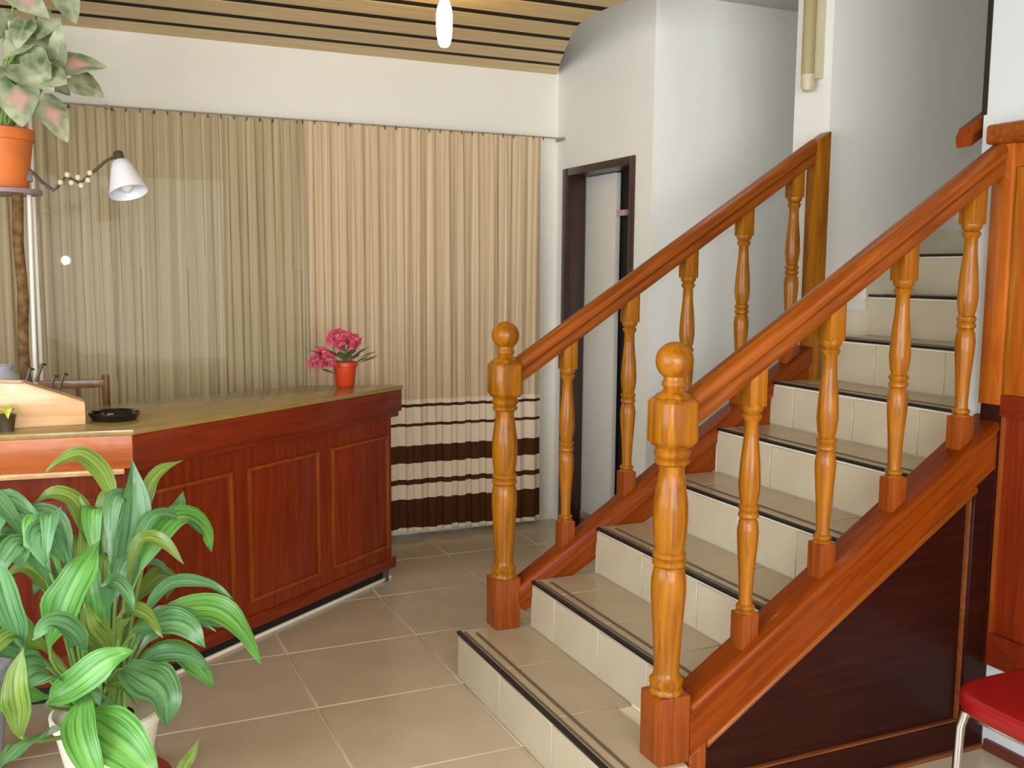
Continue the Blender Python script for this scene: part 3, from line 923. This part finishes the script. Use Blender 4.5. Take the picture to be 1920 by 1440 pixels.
for i, (x, y_, dx, h) in enumerate([(-1.318, 0.37, 0.012, 0.040), (-1.292, 0.375, 0.022, 0.058), (-1.248, 0.365, 0.012, 0.036), (-1.225, 0.372, 0.018, 0.050)]):
    z0 = 0.8905 + 0.144 - max(0, (x + 1.33)) * 0.395 + 0.004
    if x > -1.30:
        z0 += 0.006
    lab = ['shortest dark pen at the high end of the slant-topped box', 'tall dark pen second from the high end of the box', 'small brown pen third from the high end of the box', 'brown pen at the low end of the row on the box'][i]
    pen = part('pen', B().tube([(x, y_, z0), (x + dx * 0.5, y_, z0 + h * 0.5), (x + dx, y_, z0 + h)], 0.0055, 8), M['darkmetal'], None, smooth=True, at=(x, y_, z0))
    tag(pen, lab, 'pen', 'pens on the slant-topped box')
    part('pen_clip', B().tube([(x + dx, y_, z0 + h), (x + dx + 0.012, y_ - 0.002, z0 + h - 0.004)], 0.0035, 6), M['black'], pen, smooth=True)

ash = B().lathe([(0.050, 0), (0.072, 0.004), (0.083, 0.024), (0.080, 0.029), (0.074, 0.027), (0.064, 0.012), (0.01, 0.010)], (0, 0, 0), 32)
ao = thing('ashtray', 'round black glossy ashtray beside the slant-topped box', 'ashtray', (-1.058, 0.385, 0.8905))
part('dish', ash, plain('black_glass', lin(20, 18, 18), 0.12, 0.6, var=0.1), ao, local=True, smooth=True)
for a in (0.3, 2.4, 4.5):
    part('cigarette_rest', B().box(-0.010, 0.010, -0.008, 0.008, 0, 0.007).add([], []), M['darkmetal'], ao, local=True, bevel=0.002).location = (0.072 * math.cos(a), 0.072 * math.sin(a), 0.026)

# little plant with a yellow-green leaf at the left edge
lp = thing('small_potted_plant', 'tiny dark pot with a curled yellow-green leaf at the left picture edge', 'potted plant', (-1.375, 0.25, 0.8905))
part('pot', B().lathe([(0.020, 0), (0.028, 0.05), (0.030, 0.052), (0.026, 0.054), (0.006, 0.050)], (0, 0, 0), 18), M['darkmetal'], lp, local=True, smooth=True)
for a, l in ((-0.3, 0.055), (1.6, 0.05), (3.4, 0.05), (-1.4, 0.045)):
    d = Vector((math.cos(a), math.sin(a), 0))
    s = Vector((-d.y, d.x, 0)) * 0.016
    z = 0.056
    b = B().add([d * 0.004 + Vector((0, 0, z)), d * l * 0.5 + s + Vector((0, 0, z + 0.022)), d * l * 0.5 - s + Vector((0, 0, z + 0.022)), d * l * 0.5 + Vector((0, 0, z + 0.014)), d * l + Vector((0, 0, z - 0.012))], [(0, 3, 1), (0, 2, 3), (1, 3, 4), (3, 2, 4)])
    part('leaf', b, M['lime'], lp, local=True)

# ceramic jar behind the box
jar = thing('ceramic_jar', 'pale grey ceramic jar behind the slant-topped box', 'jar', (-1.405, 0.55, 0.8905))
part('body', B().lathe([(0.04, 0), (0.055, 0.01), (0.068, 0.08), (0.060, 0.14), (0.040, 0.165), (0.044, 0.180), (0.038, 0.181), (0.030, 0.165)], (0, 0, 0), 24), M['pot_grey'], jar, local=True, smooth=True)

# wooden chair behind the counter
ch = thing('wooden_chair', 'brown wooden chair with its back showing above the counter', 'chair', (-1.22, 1.25, 0), 0.0)
for x in (-0.16, 0.16):
    part('leg', B().tube([(x, -0.14, 0), (x, -0.15, 0.47), (x * 0.98, -0.16, 0.975)], [0.014, 0.016, 0.015], 10), M['chairwood'], ch, local=True, smooth=True)
    part('leg', B().tube([(x, 0.2, 0), (x, 0.19, 0.44)], 0.015, 10), M['chairwood'], ch, local=True, smooth=True)
part('seat', B().box(-0.19, 0.19, -0.17, 0.22, 0.44, 0.475), M['chairwood'], ch, local=True, bevel=0.008)
part('top_rail', B().box(-0.165, 0.165, -0.172, -0.150, 0.925, 0.958), M['chairwood'], ch, local=True, bevel=0.004)
part('middle_rail', B().box(-0.15, 0.15, -0.166, -0.148, 0.70, 0.73), M['chairwood'], ch, local=True, bevel=0.004)
part('back_spindle', B().tube([(0.05, -0.16, 0.72), (0.05, -0.161, 0.93)], 0.007, 8), M['chairwood'], ch, local=True, smooth=True)
part('back_spindle', B().tube([(-0.05, -0.16, 0.72), (-0.05, -0.161, 0.93)], 0.007, 8), M['chairwood'], ch, local=True, smooth=True)

# ------------------------------------------------------------------ plant stand with caladium, and the spot lamp
ps = thing('plant_stand', 'tall plant stand of bark pole and silver tube at the left edge', 'plant stand', (-1.40, 0.80, 0))
b = B()
pts, rs = [], []
for i in range(40):
    z = 1.655 * i / 39
    pts.append((-1.338 + 0.006 * noise.noise((z * 5, 1, 2)), 0.80 + 0.006 * noise.noise((z * 5, 7, 2)), z))
    rs.append(0.019 + 0.006 * noise.noise((z * 14, 3, 3)))
b.tube(pts, rs, 12)
part('bark_pole', b, M['bark'], ps, smooth=True)
part('bark_pole', B().tube([(p_[0] - 0.20, p_[1] + 0.05, p_[2]) for p_ in pts], rs, 12), M['bark'], ps, smooth=True)
part('silver_tube', B().tube([(-1.309, 0.80, 0), (-1.306, 0.80, 1.0), (-1.300, 0.80, 1.655)], 0.0085, 12), M['alu'], ps, smooth=True)
part('shelf_board', B().prism_z([(-1.40 + 0.145 * math.cos(a), 0.80 + 0.145 * math.sin(a)) for a in [i * math.pi / 12 for i in range(24)]], 1.655, 1.672), M['shelf'], ps, bevel=0.003)
part('foot_board', B().prism_z([(-1.40 + 0.13 * math.cos(a), 0.80 + 0.11 * math.sin(a)) for a in [i * math.pi / 12 for i in range(24)]], 0, 0.03), M['shelf'], ps, bevel=0.003)

cp = thing('caladium_pot', 'pink and green caladium in an orange terracotta pot on the tall stand', 'potted plant', (-1.392, 0.80, 1.673))
part('pot', B().lathe([(0.086, 0), (0.092, 0.004), (0.112, 0.165), (0.119, 0.168), (0.121, 0.205), (0.114, 0.208), (0.108, 0.195), (0.02, 0.185)], (0, 0, 0), 32), M['terra'], cp, local=True, smooth=True)
part('soil', B().lathe([(0.001, 0.184), (0.107, 0.184), (0.107, 0.188), (0.001, 0.192)], (0, 0, 0), 20), M['soil'], cp, local=True)
CALA=[
   ([-1.316, 0.65, 2.08], [-1.204, 0.58, 1.999], 0.162, 0.1) ,
   ([-1.211, 0.73, 2.096], [-1.037, 0.66, 2.111], 0.115, 0.8) ,
   ([-1.182, 0.69, 2.104], [-1.183, 0.62, 2.219], 0.081, 0.05) ,
   ([-1.318, 0.63, 2.016], [-1.305, 0.56, 1.872], 0.151, 0.9) ,
   ([-1.248, 0.65, 1.972], [-1.165, 0.58, 1.831], 0.12, 0.9) ,
   ([-1.161, 0.81, 2.391], [-1.128, 0.74, 2.256], 0.106, 0.2) ,
   ([-1.325, 0.73, 2.342], [-1.212, 0.66, 2.251], 0.109, 0.8) ,
   ([-1.281, 0.69, 2.179], [-1.354, 0.62, 2.097], 0.091, 0.2) ,
   ([-1.268, 0.75, 2.148], [-1.328, 0.68, 2.225], 0.111, 0.3) ,
   ([-1.241, 0.77, 2.218], [-1.244, 0.7, 2.105], 0.093, 0.1) ,
   ([-1.201, 0.83, 2.18], [-1.246, 0.76, 2.287], 0.088, 0.3) ,
   ([-1.335, 0.69, 2.068], [-1.415, 0.62, 1.963], 0.109, 0.4) ,
   ([-1.348, 0.75, 2.203], [-1.39, 0.68, 2.27], 0.11, 0.3) ,
   ([-1.223, 0.85, 2.07], [-1.155, 0.78, 2.018], 0.077, 0.3) ,
   ([-1.276, 0.88, 2.07], [-1.358, 0.81, 2.052], 0.104, 0.2) ,
   ([-1.279, 0.67, 2.228], [-1.312, 0.6, 2.132], 0.09, 0.1) ,
   ([-1.196, 0.73, 2.268], [-1.248, 0.66, 2.177], 0.074, 0.1) ,
]
rk = random.Random(5)
for i in range(22):
    a, e_ = rk.uniform(0, 6.283), rk.uniform(-0.1, 1.2)
    rr = rk.uniform(0.13, 0.24)
    c_ = Vector((-1.36 + rr * math.cos(a) * math.cos(e_) * 0.9, 0.82 + rr * math.sin(a) * math.cos(e_), 2.06 + rr * math.sin(e_)))
    d_ = Vector((math.cos(a), math.sin(a) - 0.3, -0.3 - 0.5 * rk.random())).normalized() * rk.uniform(0.10, 0.15)
    CALA.append((list(c_), list(c_ + d_), rk.uniform(0.08, 0.12), rk.choice((0.1, 0.2, 0.7))))
HEART = [(0.0, 0.10), (0.16, -0.06), (0.34, -0.02), (0.46, 0.14), (0.47, 0.32), (0.40, 0.54), (0.25, 0.76), (0.10, 0.93), (0.0, 1.0)]
for i, (P0, P1, wd_, pk) in enumerate(CALA):
    a, c = Vector(P0), Vector(P1)
    d = c - a
    ln = d.length
    d.normalize()
    nh = Vector((-0.15 + 0.3 * math.sin(i * 2.1), -0.75, 0.45 + 0.25 * math.cos(i * 1.7)))
    s = d.cross(nh).normalized()
    up_ = s.cross(d).normalized()
    b = B()
    b.uv = []
    rows = 7
    # left edge, mid, right edge strips through the heart outline
    for t_, (hx, hy) in enumerate(HEART):
        for sx in (-1, -0.5, 0, 0.5, 1):
            yy = hy if abs(sx) == 1 else (hy * abs(sx) + (0.10 + 0.9 * t_ / 8) * (1 - abs(sx)))
            droop = -0.16 * (yy ** 2) * ln + 0.05 * ln
            cup = 0.10 * abs(sx) * hx * wd_ + 0.03 * wd_ * math.sin(3 * yy * 3.14 + i) * abs(sx)
            q = a + d * (yy * ln) + s * (sx * hx * wd_) + up_ * (droop + cup)
            b.v.append(tuple(q))
            b.uv.append((0.5 + sx * hx, yy))
    for t_ in range(len(HEART) - 1):
        for k in range(4):
            p_ = t_ * 5 + k
            b.f.append((p_, p_ + 1, p_ + 6, p_ + 5))
    lf_ = part('leaf', b, CALM[1 if pk > 0.5 else 0], cp, smooth=True)
    base = Vector((-1.392 + 0.03 * math.sin(i * 3.3), 0.80 + 0.03 * math.cos(i * 2.3), 1.86))
    at_ = a + d * (0.10 * ln)
    mid = (base + at_) / 2 + Vector((0.0, 0, 0.06))
    part('leaf_stalk', B().tube([base, mid, at_], [0.006, 0.005, 0.0035], 6), M['stem'], lf_, smooth=True)

# white spot lamp on a jointed ornamental arm, clipped to the stand
sl_ = thing('spot_lamp', 'white cone-shaded spot lamp on a jointed arm in front of the curtain', 'lamp', (-1.29, 0.78, 1.72))
ax = Vector((-0.002, -0.03, -0.115)).normalized()
axs = (Vector((-0.972, 0.655, 1.655)) - Vector((-0.998, 0.70, 1.781))).normalized()
part('shade', B().lathe([(0.016, -0.004), (0.030, 0.004), (0.040, 0.030), (0.064, 0.108), (0.068, 0.124), (0.066, 0.124), (0.060, 0.108), (0.038, 0.032), (0.020, 0.02)], (-0.998, 0.70, 1.781), 28, axs), M['shade'], sl_, smooth=True)
part('lamp_holder', B().lathe([(0.014, -0.035), (0.018, -0.03), (0.018, 0.0), (0.014, 0.004)], (-0.998, 0.70, 1.781), 16, axs), M['darkmetal'], sl_, smooth=True)
part('bulb', B().lathe([(0.012, 0.02), (0.016, 0.05), (0.027, 0.085), (0.022, 0.11), (0.004, 0.122)], (-0.998, 0.70, 1.781), 16, axs), M['white'], sl_, smooth=True)
part('clip', B().box(-1.325, -1.285, 0.765, 0.785, 1.70, 1.745), M['darkmetal'], sl_, bevel=0.003)
arm = [(-1.285, 0.77, 1.735), (-1.255, 0.76, 1.70), (-1.220, 0.755, 1.672), (-1.205, 0.75, 1.685)]
part('arm', B().tube(arm, 0.006, 8), M['darkmetal'], sl_, smooth=True)
arm2 = [(-1.205, 0.75, 1.685), (-1.175, 0.75, 1.724), (-1.132, 0.75, 1.700), (-1.087, 0.745, 1.742), (-1.041, 0.74, 1.785), (-1.001, 0.715, 1.805)]
part('arm', B().tube(arm2, 0.0055, 8), M['darkmetal'], sl_, smooth=True)
for c in [(-1.195, 0.742, 1.700), (-1.172, 0.742, 1.728), (-1.160, 0.742, 1.700), (-1.138, 0.742, 1.720), (-1.128, 0.742, 1.692), (-1.105, 0.742, 1.712), (-1.098, 0.742, 1.738)]:
    part('arm_bead', B().lathe([(0.002, -0.011), (0.008, -0.008), (0.011, 0), (0.008, 0.008), (0.002, 0.011)], c, 10), M['ivory'], sl_, smooth=True)

# ------------------------------------------------------------------ foreground peace lily
lily = thing('peace_lily', 'large leafy green plant in a white pot on the floor before the counter', 'potted plant', (-1.13, -0.45, 0))
part('pot', B().lathe([(0.085, 0.028), (0.095, 0.032), (0.132, 0.21), (0.140, 0.214), (0.142, 0.238), (0.134, 0.241), (0.126, 0.225), (0.02, 0.215)], (0, 0, 0), 36), M['pot_white'], lily, local=True, smooth=True)
part('saucer', B().lathe([(0.10, 0), (0.140, 0.004), (0.158, 0.036), (0.152, 0.040), (0.134, 0.024), (0.02, 0.02)], (0, 0, 0), 36), M['saucer'], lily, local=True, smooth=True)
part('soil', B().lathe([(0.001, 0.212), (0.126, 0.212), (0.126, 0.217), (0.001, 0.222)], (0, 0, 0), 20), M['soil'], lily, local=True)
LILY=[
  ([[-1.142,-0.45,0.32],[-1.083,-0.42,0.469],[-1.027,-0.4,0.603],[-0.964,-0.36,0.697],[-0.904,-0.33,0.707],[-0.852,-0.3,0.656],[-0.836,-0.3,0.592]],0.067,0) ,
  ([[-1.136,-0.45,0.312],[-1.073,-0.46,0.43],[-0.966,-0.48,0.488],[-0.859,-0.5,0.491],[-0.787,-0.52,0.424],[-0.741,-0.53,0.33]],0.063,0) ,
  ([[-1.142,-0.45,0.306],[-1.082,-0.5,0.431],[-0.999,-0.55,0.486],[-0.938,-0.6,0.488],[-0.896,-0.62,0.432]],0.063,1) ,
  ([[-1.129,-0.45,0.304],[-1.032,-0.4,0.358],[-0.946,-0.36,0.334],[-0.88,-0.33,0.261],[-0.841,-0.32,0.195]],0.051,0) ,
  ([[-1.148,-0.45,0.329],[-1.102,-0.4,0.48],[-1.062,-0.36,0.626],[-1.04,-0.33,0.735],[-1.042,-0.3,0.878]],0.09,1) ,
  ([[-1.154,-0.45,0.33],[-1.096,-0.36,0.615],[-1.101,-0.3,0.801],[-1.157,-0.25,0.883],[-1.211,-0.22,0.873],[-1.259,-0.2,0.838]],0.044,2) ,
  ([[-1.141,-0.45,0.328],[-1.047,-0.32,0.583],[-1.003,-0.25,0.759],[-0.963,-0.22,0.82],[-0.899,-0.2,0.847]],0.036,2) ,
  ([[-1.141,-0.45,0.328],[-1.019,-0.32,0.595],[-0.948,-0.25,0.669],[-0.915,-0.22,0.714],[-0.899,-0.2,0.753]],0.037,1) ,
  ([[-1.174,-0.45,0.326],[-1.184,-0.5,0.566],[-1.225,-0.55,0.709],[-1.257,-0.6,0.765],[-1.269,-0.63,0.75],[-1.245,-0.66,0.682]],0.056,1) ,
  ([[-1.194,-0.45,0.293],[-1.249,-0.6,0.438],[-1.223,-0.62,0.569],[-1.182,-0.6,0.657],[-1.13,-0.55,0.723]],0.095,0) ,
  ([[-1.293,-0.55,0.268],[-1.262,-0.7,0.374],[-1.202,-0.78,0.448],[-1.133,-0.8,0.502],[-1.076,-0.8,0.516]],0.066,0) ,
  ([[-1.162,-0.45,0.302],[-1.111,-0.55,0.373],[-1.052,-0.64,0.39],[-1.007,-0.68,0.354],[-1.0,-0.68,0.267]],0.098,1) ,
  ([[-1.219,-0.5,0.303],[-1.194,-0.7,0.355],[-1.151,-0.85,0.367],[-1.095,-0.95,0.346],[-1.04,-1.0,0.285]],0.101,0) ,
  ([[-1.232,-0.45,0.299],[-1.296,-0.6,0.452],[-1.327,-0.66,0.583],[-1.344,-0.68,0.681],[-1.358,-0.68,0.745]],0.055,1) ,
  ([[-1.207,-0.45,0.295],[-1.228,-0.62,0.382],[-1.264,-0.72,0.464],[-1.294,-0.78,0.492],[-1.326,-0.8,0.458]],0.091,1) ,
  ([[-1.247,-0.6,0.199],[-1.296,-0.75,0.318],[-1.317,-0.8,0.42],[-1.319,-0.8,0.494],[-1.302,-0.78,0.552]],0.047,2) ,
  ([[-1.195,-0.5,0.271],[-1.261,-0.8,0.347],[-1.307,-0.95,0.4],[-1.35,-1.05,0.399]],0.067,1) ,
  ([[-1.154,-0.45,0.33],[-1.151,-0.36,0.547],[-1.159,-0.3,0.68],[-1.188,-0.26,0.763],[-1.241,-0.24,0.785],[-1.289,-0.22,0.755]],0.044,2) ,
  ([[-1.154,-0.45,0.33],[-1.157,-0.35,0.575],[-1.158,-0.3,0.695],[-1.175,-0.28,0.781]],0.038,2) ,
  ([[-1.148,-0.45,0.329],[-1.125,-0.36,0.544],[-1.125,-0.3,0.676],[-1.107,-0.27,0.773],[-1.085,-0.25,0.804]],0.038,2) ,
  ([[-1.167,-0.45,0.332],[-1.196,-0.35,0.565],[-1.23,-0.3,0.702],[-1.281,-0.26,0.741],[-1.316,-0.24,0.703]],0.049,1) ,
  ([[-1.168,-0.45,0.317],[-1.225,-0.4,0.497],[-1.285,-0.36,0.6],[-1.335,-0.33,0.612],[-1.358,-0.3,0.555]],0.048,2) ,
  ([[-1.148,-0.45,0.321],[-1.15,-0.52,0.484],[-1.158,-0.5,0.605],[-1.145,-0.48,0.681]],0.054,0) ,
  ([[-1.142,-0.45,0.313],[-1.102,-0.42,0.486],[-1.085,-0.4,0.581],[-1.063,-0.38,0.616],[-1.032,-0.36,0.622]],0.051,1) ,
  ([[-1.142,-0.45,0.306],[-1.065,-0.3,0.427],[-0.986,-0.2,0.502],[-0.941,-0.16,0.485],[-0.951,-0.14,0.415]],0.046,2) ,
  ([[-1.194,-0.45,0.293],[-1.178,-0.62,0.441],[-1.199,-0.68,0.533],[-1.248,-0.72,0.579],[-1.287,-0.74,0.554]],0.051,1) ,
  ([[-1.219,-0.5,0.303],[-1.169,-0.7,0.404],[-1.194,-0.85,0.394],[-1.18,-0.95,0.351],[-1.147,-1.0,0.296]],0.06,0) ,
  ([[-1.155,-0.45,0.301],[-1.128,-0.55,0.421],[-1.163,-0.6,0.513],[-1.173,-0.6,0.582]],0.058,2) ,
  ([[-1.097,-0.75,0.132],[-1.016,-0.8,0.173],[-0.97,-0.85,0.248],[-0.938,-0.85,0.303]],0.025,2) ,
]


def catmull(pts, n):
    P_ = [Vector(p_) for p_ in pts]
    P_ = [P_[0] * 2 - P_[1]] + P_ + [P_[-1] * 2 - P_[-2]]
    out = []
    m = len(P_) - 3
    for i in range(n + 1):
        t = i / n * m
        k = min(int(t), m - 1)
        f = t - k
        a, b_, c, d = P_[k:k + 4]
        out.append(0.5 * ((2 * b_) + (c - a) * f + (2 * a - 5 * b_ + 4 * c - d) * f * f + (3 * b_ - a - 3 * c + d) * f ** 3))
    return out


def lily_leaf(pts, w, ci, idx, parent, stalk=0.34):
    C_ = catmull(pts, 22)
    b = B()
    b.uv = []
    n = len(C_)
    nh = Vector((-0.10 + 0.35 * math.sin(idx * 1.9), -0.62, 0.70 + 0.25 * math.cos(idx * 2.7))).normalized()
    for i, q in enumerate(C_):
        t = i / (n - 1)
        T = (C_[min(i + 1, n - 1)] - C_[max(i - 1, 0)]).normalized()
        s = T.cross(nh)
        if s.length < 0.15:
            s = T.cross(Vector((0.3, -0.9, 0.1)))
        s.normalize()
        u_ = s.cross(T).normalized()
        if t < stalk:
            hw = 0.0055
        else:
            k = (t - stalk) / (1 - stalk)
            hw = max(0.0006, w * 0.5 * (math.sin(math.pi * min(1, k ** 0.72)) ** 0.85) * (1.0) + 0.0055 * (1 - k))
        for sx in (-1, -0.5, 0, 0.5, 1):
            lift = 0.22 * hw * abs(sx) + ((0.07 * w * math.sin(11 * t + idx) + 0.05 * w * math.sin(23 * t + 2 * idx) * sx) * abs(sx) if t > stalk else 0)
            b.v.append(tuple(q + s * (sx * hw) + u_ * lift))
            b.uv.append((0.5 + sx * 0.5 * (1 if t > stalk else 0.02), t))
    for i in range(n - 1):
        for k in range(4):
            a = i * 5 + k
            b.f.append((a, a + 1, a + 6, a + 5))
    lf2 = part('leaf', b, LEAF[ci], parent, smooth=True)
    ns = int(stalk * 22) + 1
    part('leaf_stalk', B().tube(C_[:ns], [0.0062 - 0.002 * i / ns for i in range(ns)], 6), M['stem'], lf2, smooth=True)
    return lf2


for i, (pts, w, ci) in enumerate(LILY):
    root = Vector((-1.13 + 0.05 * math.sin(i * 2.2), -0.45 + 0.05 * math.cos(i * 3.1), 0.215))
    q = [tuple(root)] + list(pts[1:])
    lily_leaf(q, w * 1.15, ci, i, lily, 0.34 if len(pts) > 4 else 0.25)

rl = random.Random(21)
for i in range(40):
    a = rl.uniform(0, 6.283)
    h_ = rl.uniform(0.34, 0.80)
    rr = rl.uniform(0.10, 0.26) * (1.25 - 0.5 * h_)
    dx, dy = math.cos(a), math.sin(a)
    bx_, by_ = -1.15 + 0.04 * dx, -0.45 + 0.04 * dy
    lx = -0.05
    pts = [(bx_, by_, 0.215), (bx_ + dx * rr * 0.3 + lx * 0.4, by_ + dy * rr * 0.3, 0.215 + (h_ - 0.215) * 0.62), (bx_ + dx * rr * 0.75 + lx, by_ + dy * rr * 0.75, h_), (bx_ + dx * rr * 1.15 + lx, by_ + dy * rr * 1.15, h_ * 0.98 + 0.01), (bx_ + dx * rr * 1.45 + lx, by_ + dy * rr * 1.45, h_ * 0.9)]
    lily_leaf(pts, rl.uniform(0.028, 0.058), rl.choice((0, 1, 1, 2)), i + 60, lily, 0.36)

# second plant behind, at the left edge
l2 = thing('leafy_pot_plant', 'smaller leafy plant in a blue-grey pot at the left edge behind the peace lily', 'potted plant', (-1.50, -0.22, 0))
part('pot', B().lathe([(0.085, 0), (0.095, 0.004), (0.130, 0.27), (0.142, 0.30), (0.150, 0.305), (0.150, 0.335), (0.142, 0.338), (0.128, 0.32), (0.02, 0.30)], (0, 0, 0), 32), M['pot_grey'], l2, local=True, smooth=True)
part('soil', B().lathe([(0.001, 0.302), (0.128, 0.302), (0.128, 0.306), (0.001, 0.31)], (0, 0, 0), 20), M['soil'], l2, local=True)
rnd = random.Random(4)
for i in range(9):
    a = i * 0.7 + 0.2
    h = 0.62 + 0.2 * rnd.random()
    dx, dy = math.cos(a), math.sin(a)
    bx_, by_ = -1.50 + 0.03 * dx, -0.22 + 0.03 * dy
    rr = 0.14 + 0.08 * rnd.random()
    pts = [(bx_, by_, 0.305), (bx_ + dx * rr * 0.25, by_ + dy * rr * 0.25, h * 0.72), (bx_ + dx * rr * 0.6, by_ + dy * rr * 0.6, h), (bx_ + dx * rr * 1.15, by_ + dy * rr * 1.15, h * 0.94)]
    lily_leaf(pts, 0.055, 1 + i % 2, i + 40, l2, 0.35)

# ------------------------------------------------------------------ ceiling bulb and stairwell tube light
BX, BY = 0.164, 0.50
cb = thing('ceiling_bulb', 'glowing warm bulb hanging from the plank ceiling', 'light bulb', (BX, BY, HC))
part('ceiling_rose', B().lathe([(0.045, HC - 0.012), (0.045, HC - 0.0005)], (BX, BY, 0), 24), M['ivory'], cb, bevel=0.003)
part('socket', B().lathe([(0.015, HC - 0.045), (0.022, HC - 0.04), (0.022, HC - 0.012), (0.018, HC - 0.011)], (BX, BY, 0), 20), M['ivory'], cb, smooth=True)
part('glass_bulb', B().lathe([(0.002, 2.250), (0.014, 2.252), (0.022, 2.262), (0.028, 2.29), (0.031, 2.33), (0.031, 2.37), (0.026, 2.40), (0.018, 2.42), (0.014, 2.428)], (BX, BY, 0), 24), M['bulb'], cb, smooth=True)

tl = thing('tube_light', 'unlit yellowed tube light fixed upright above the far railing end post', 'wall light', (1.535, 0.0, 2.1))
part('backing', B().box(1.515, 1.5448, -0.035, 0.055, 2.16, 3.2), M['ivory'], tl, bevel=0.004)
part('tube_cover', B().tube([(1.500, 0.005, 2.175), (1.500, 0.005, 3.19)], 0.026, 16), M['tube_glass'], tl, smooth=True)
part('end_cap', B().lathe([(0.012, 2.112), (0.022, 2.118), (0.027, 2.135), (0.027, 2.178), (0.024, 2.18)], (1.500, 0.002, 0), 18), M['ivory'], tl, smooth=True)

# ------------------------------------------------------------------ red chair at the right
rc = thing('red_chair', 'chair with red vinyl seat and chrome legs beside the stair panelling', 'chair', (0.858, -1.756, 0))


def rrect(hx, hy, r, n=6):
    out = []
    for cx, cy, a0 in ((hx - r, hy - r, 0), (-hx + r, hy - r, 1), (-hx + r, -hy + r, 2), (hx - r, -hy + r, 3)):
        for i in range(n + 1):
            a = (a0 + i / n) * math.pi / 2
            out.append((cx + r * math.cos(a), cy + r * math.sin(a)))
    return out


part('seat', B().prism_z(rrect(0.205, 0.215, 0.11), 0.395, 0.44), M['redseat'], rc, local=True, bevel=0.016, seg=3)
part('seat_frame', B().prism_z(rrect(0.185, 0.195, 0.08), 0.383, 0.395), M['chrome'], rc, local=True, bevel=0.002)
for sx in (-1, 1):
    for sy in (-1, 1):
        part('leg', B().tube([(sx * 0.165, sy * 0.17, 0.387), (sx * 0.172, sy * 0.176, 0.35), (sx * 0.176, sy * 0.18, 0.0)], 0.011, 12), M['chrome'], rc, local=True, smooth=True)
for sy in (-1, 1):
    part('back_post', B().tube([(0.18, sy * 0.17, 0.40), (0.215, sy * 0.17, 0.50), (0.25, sy * 0.165, 0.82)], 0.011, 12), M['chrome'], rc, local=True, smooth=True)
part('backrest', B().add([], []).prism_y([(0.212, 0.58), (0.238, 0.575), (0.268, 0.80), (0.242, 0.805)], -0.19, 0.19), M['redseat'], rc, local=True, bevel=0.010)
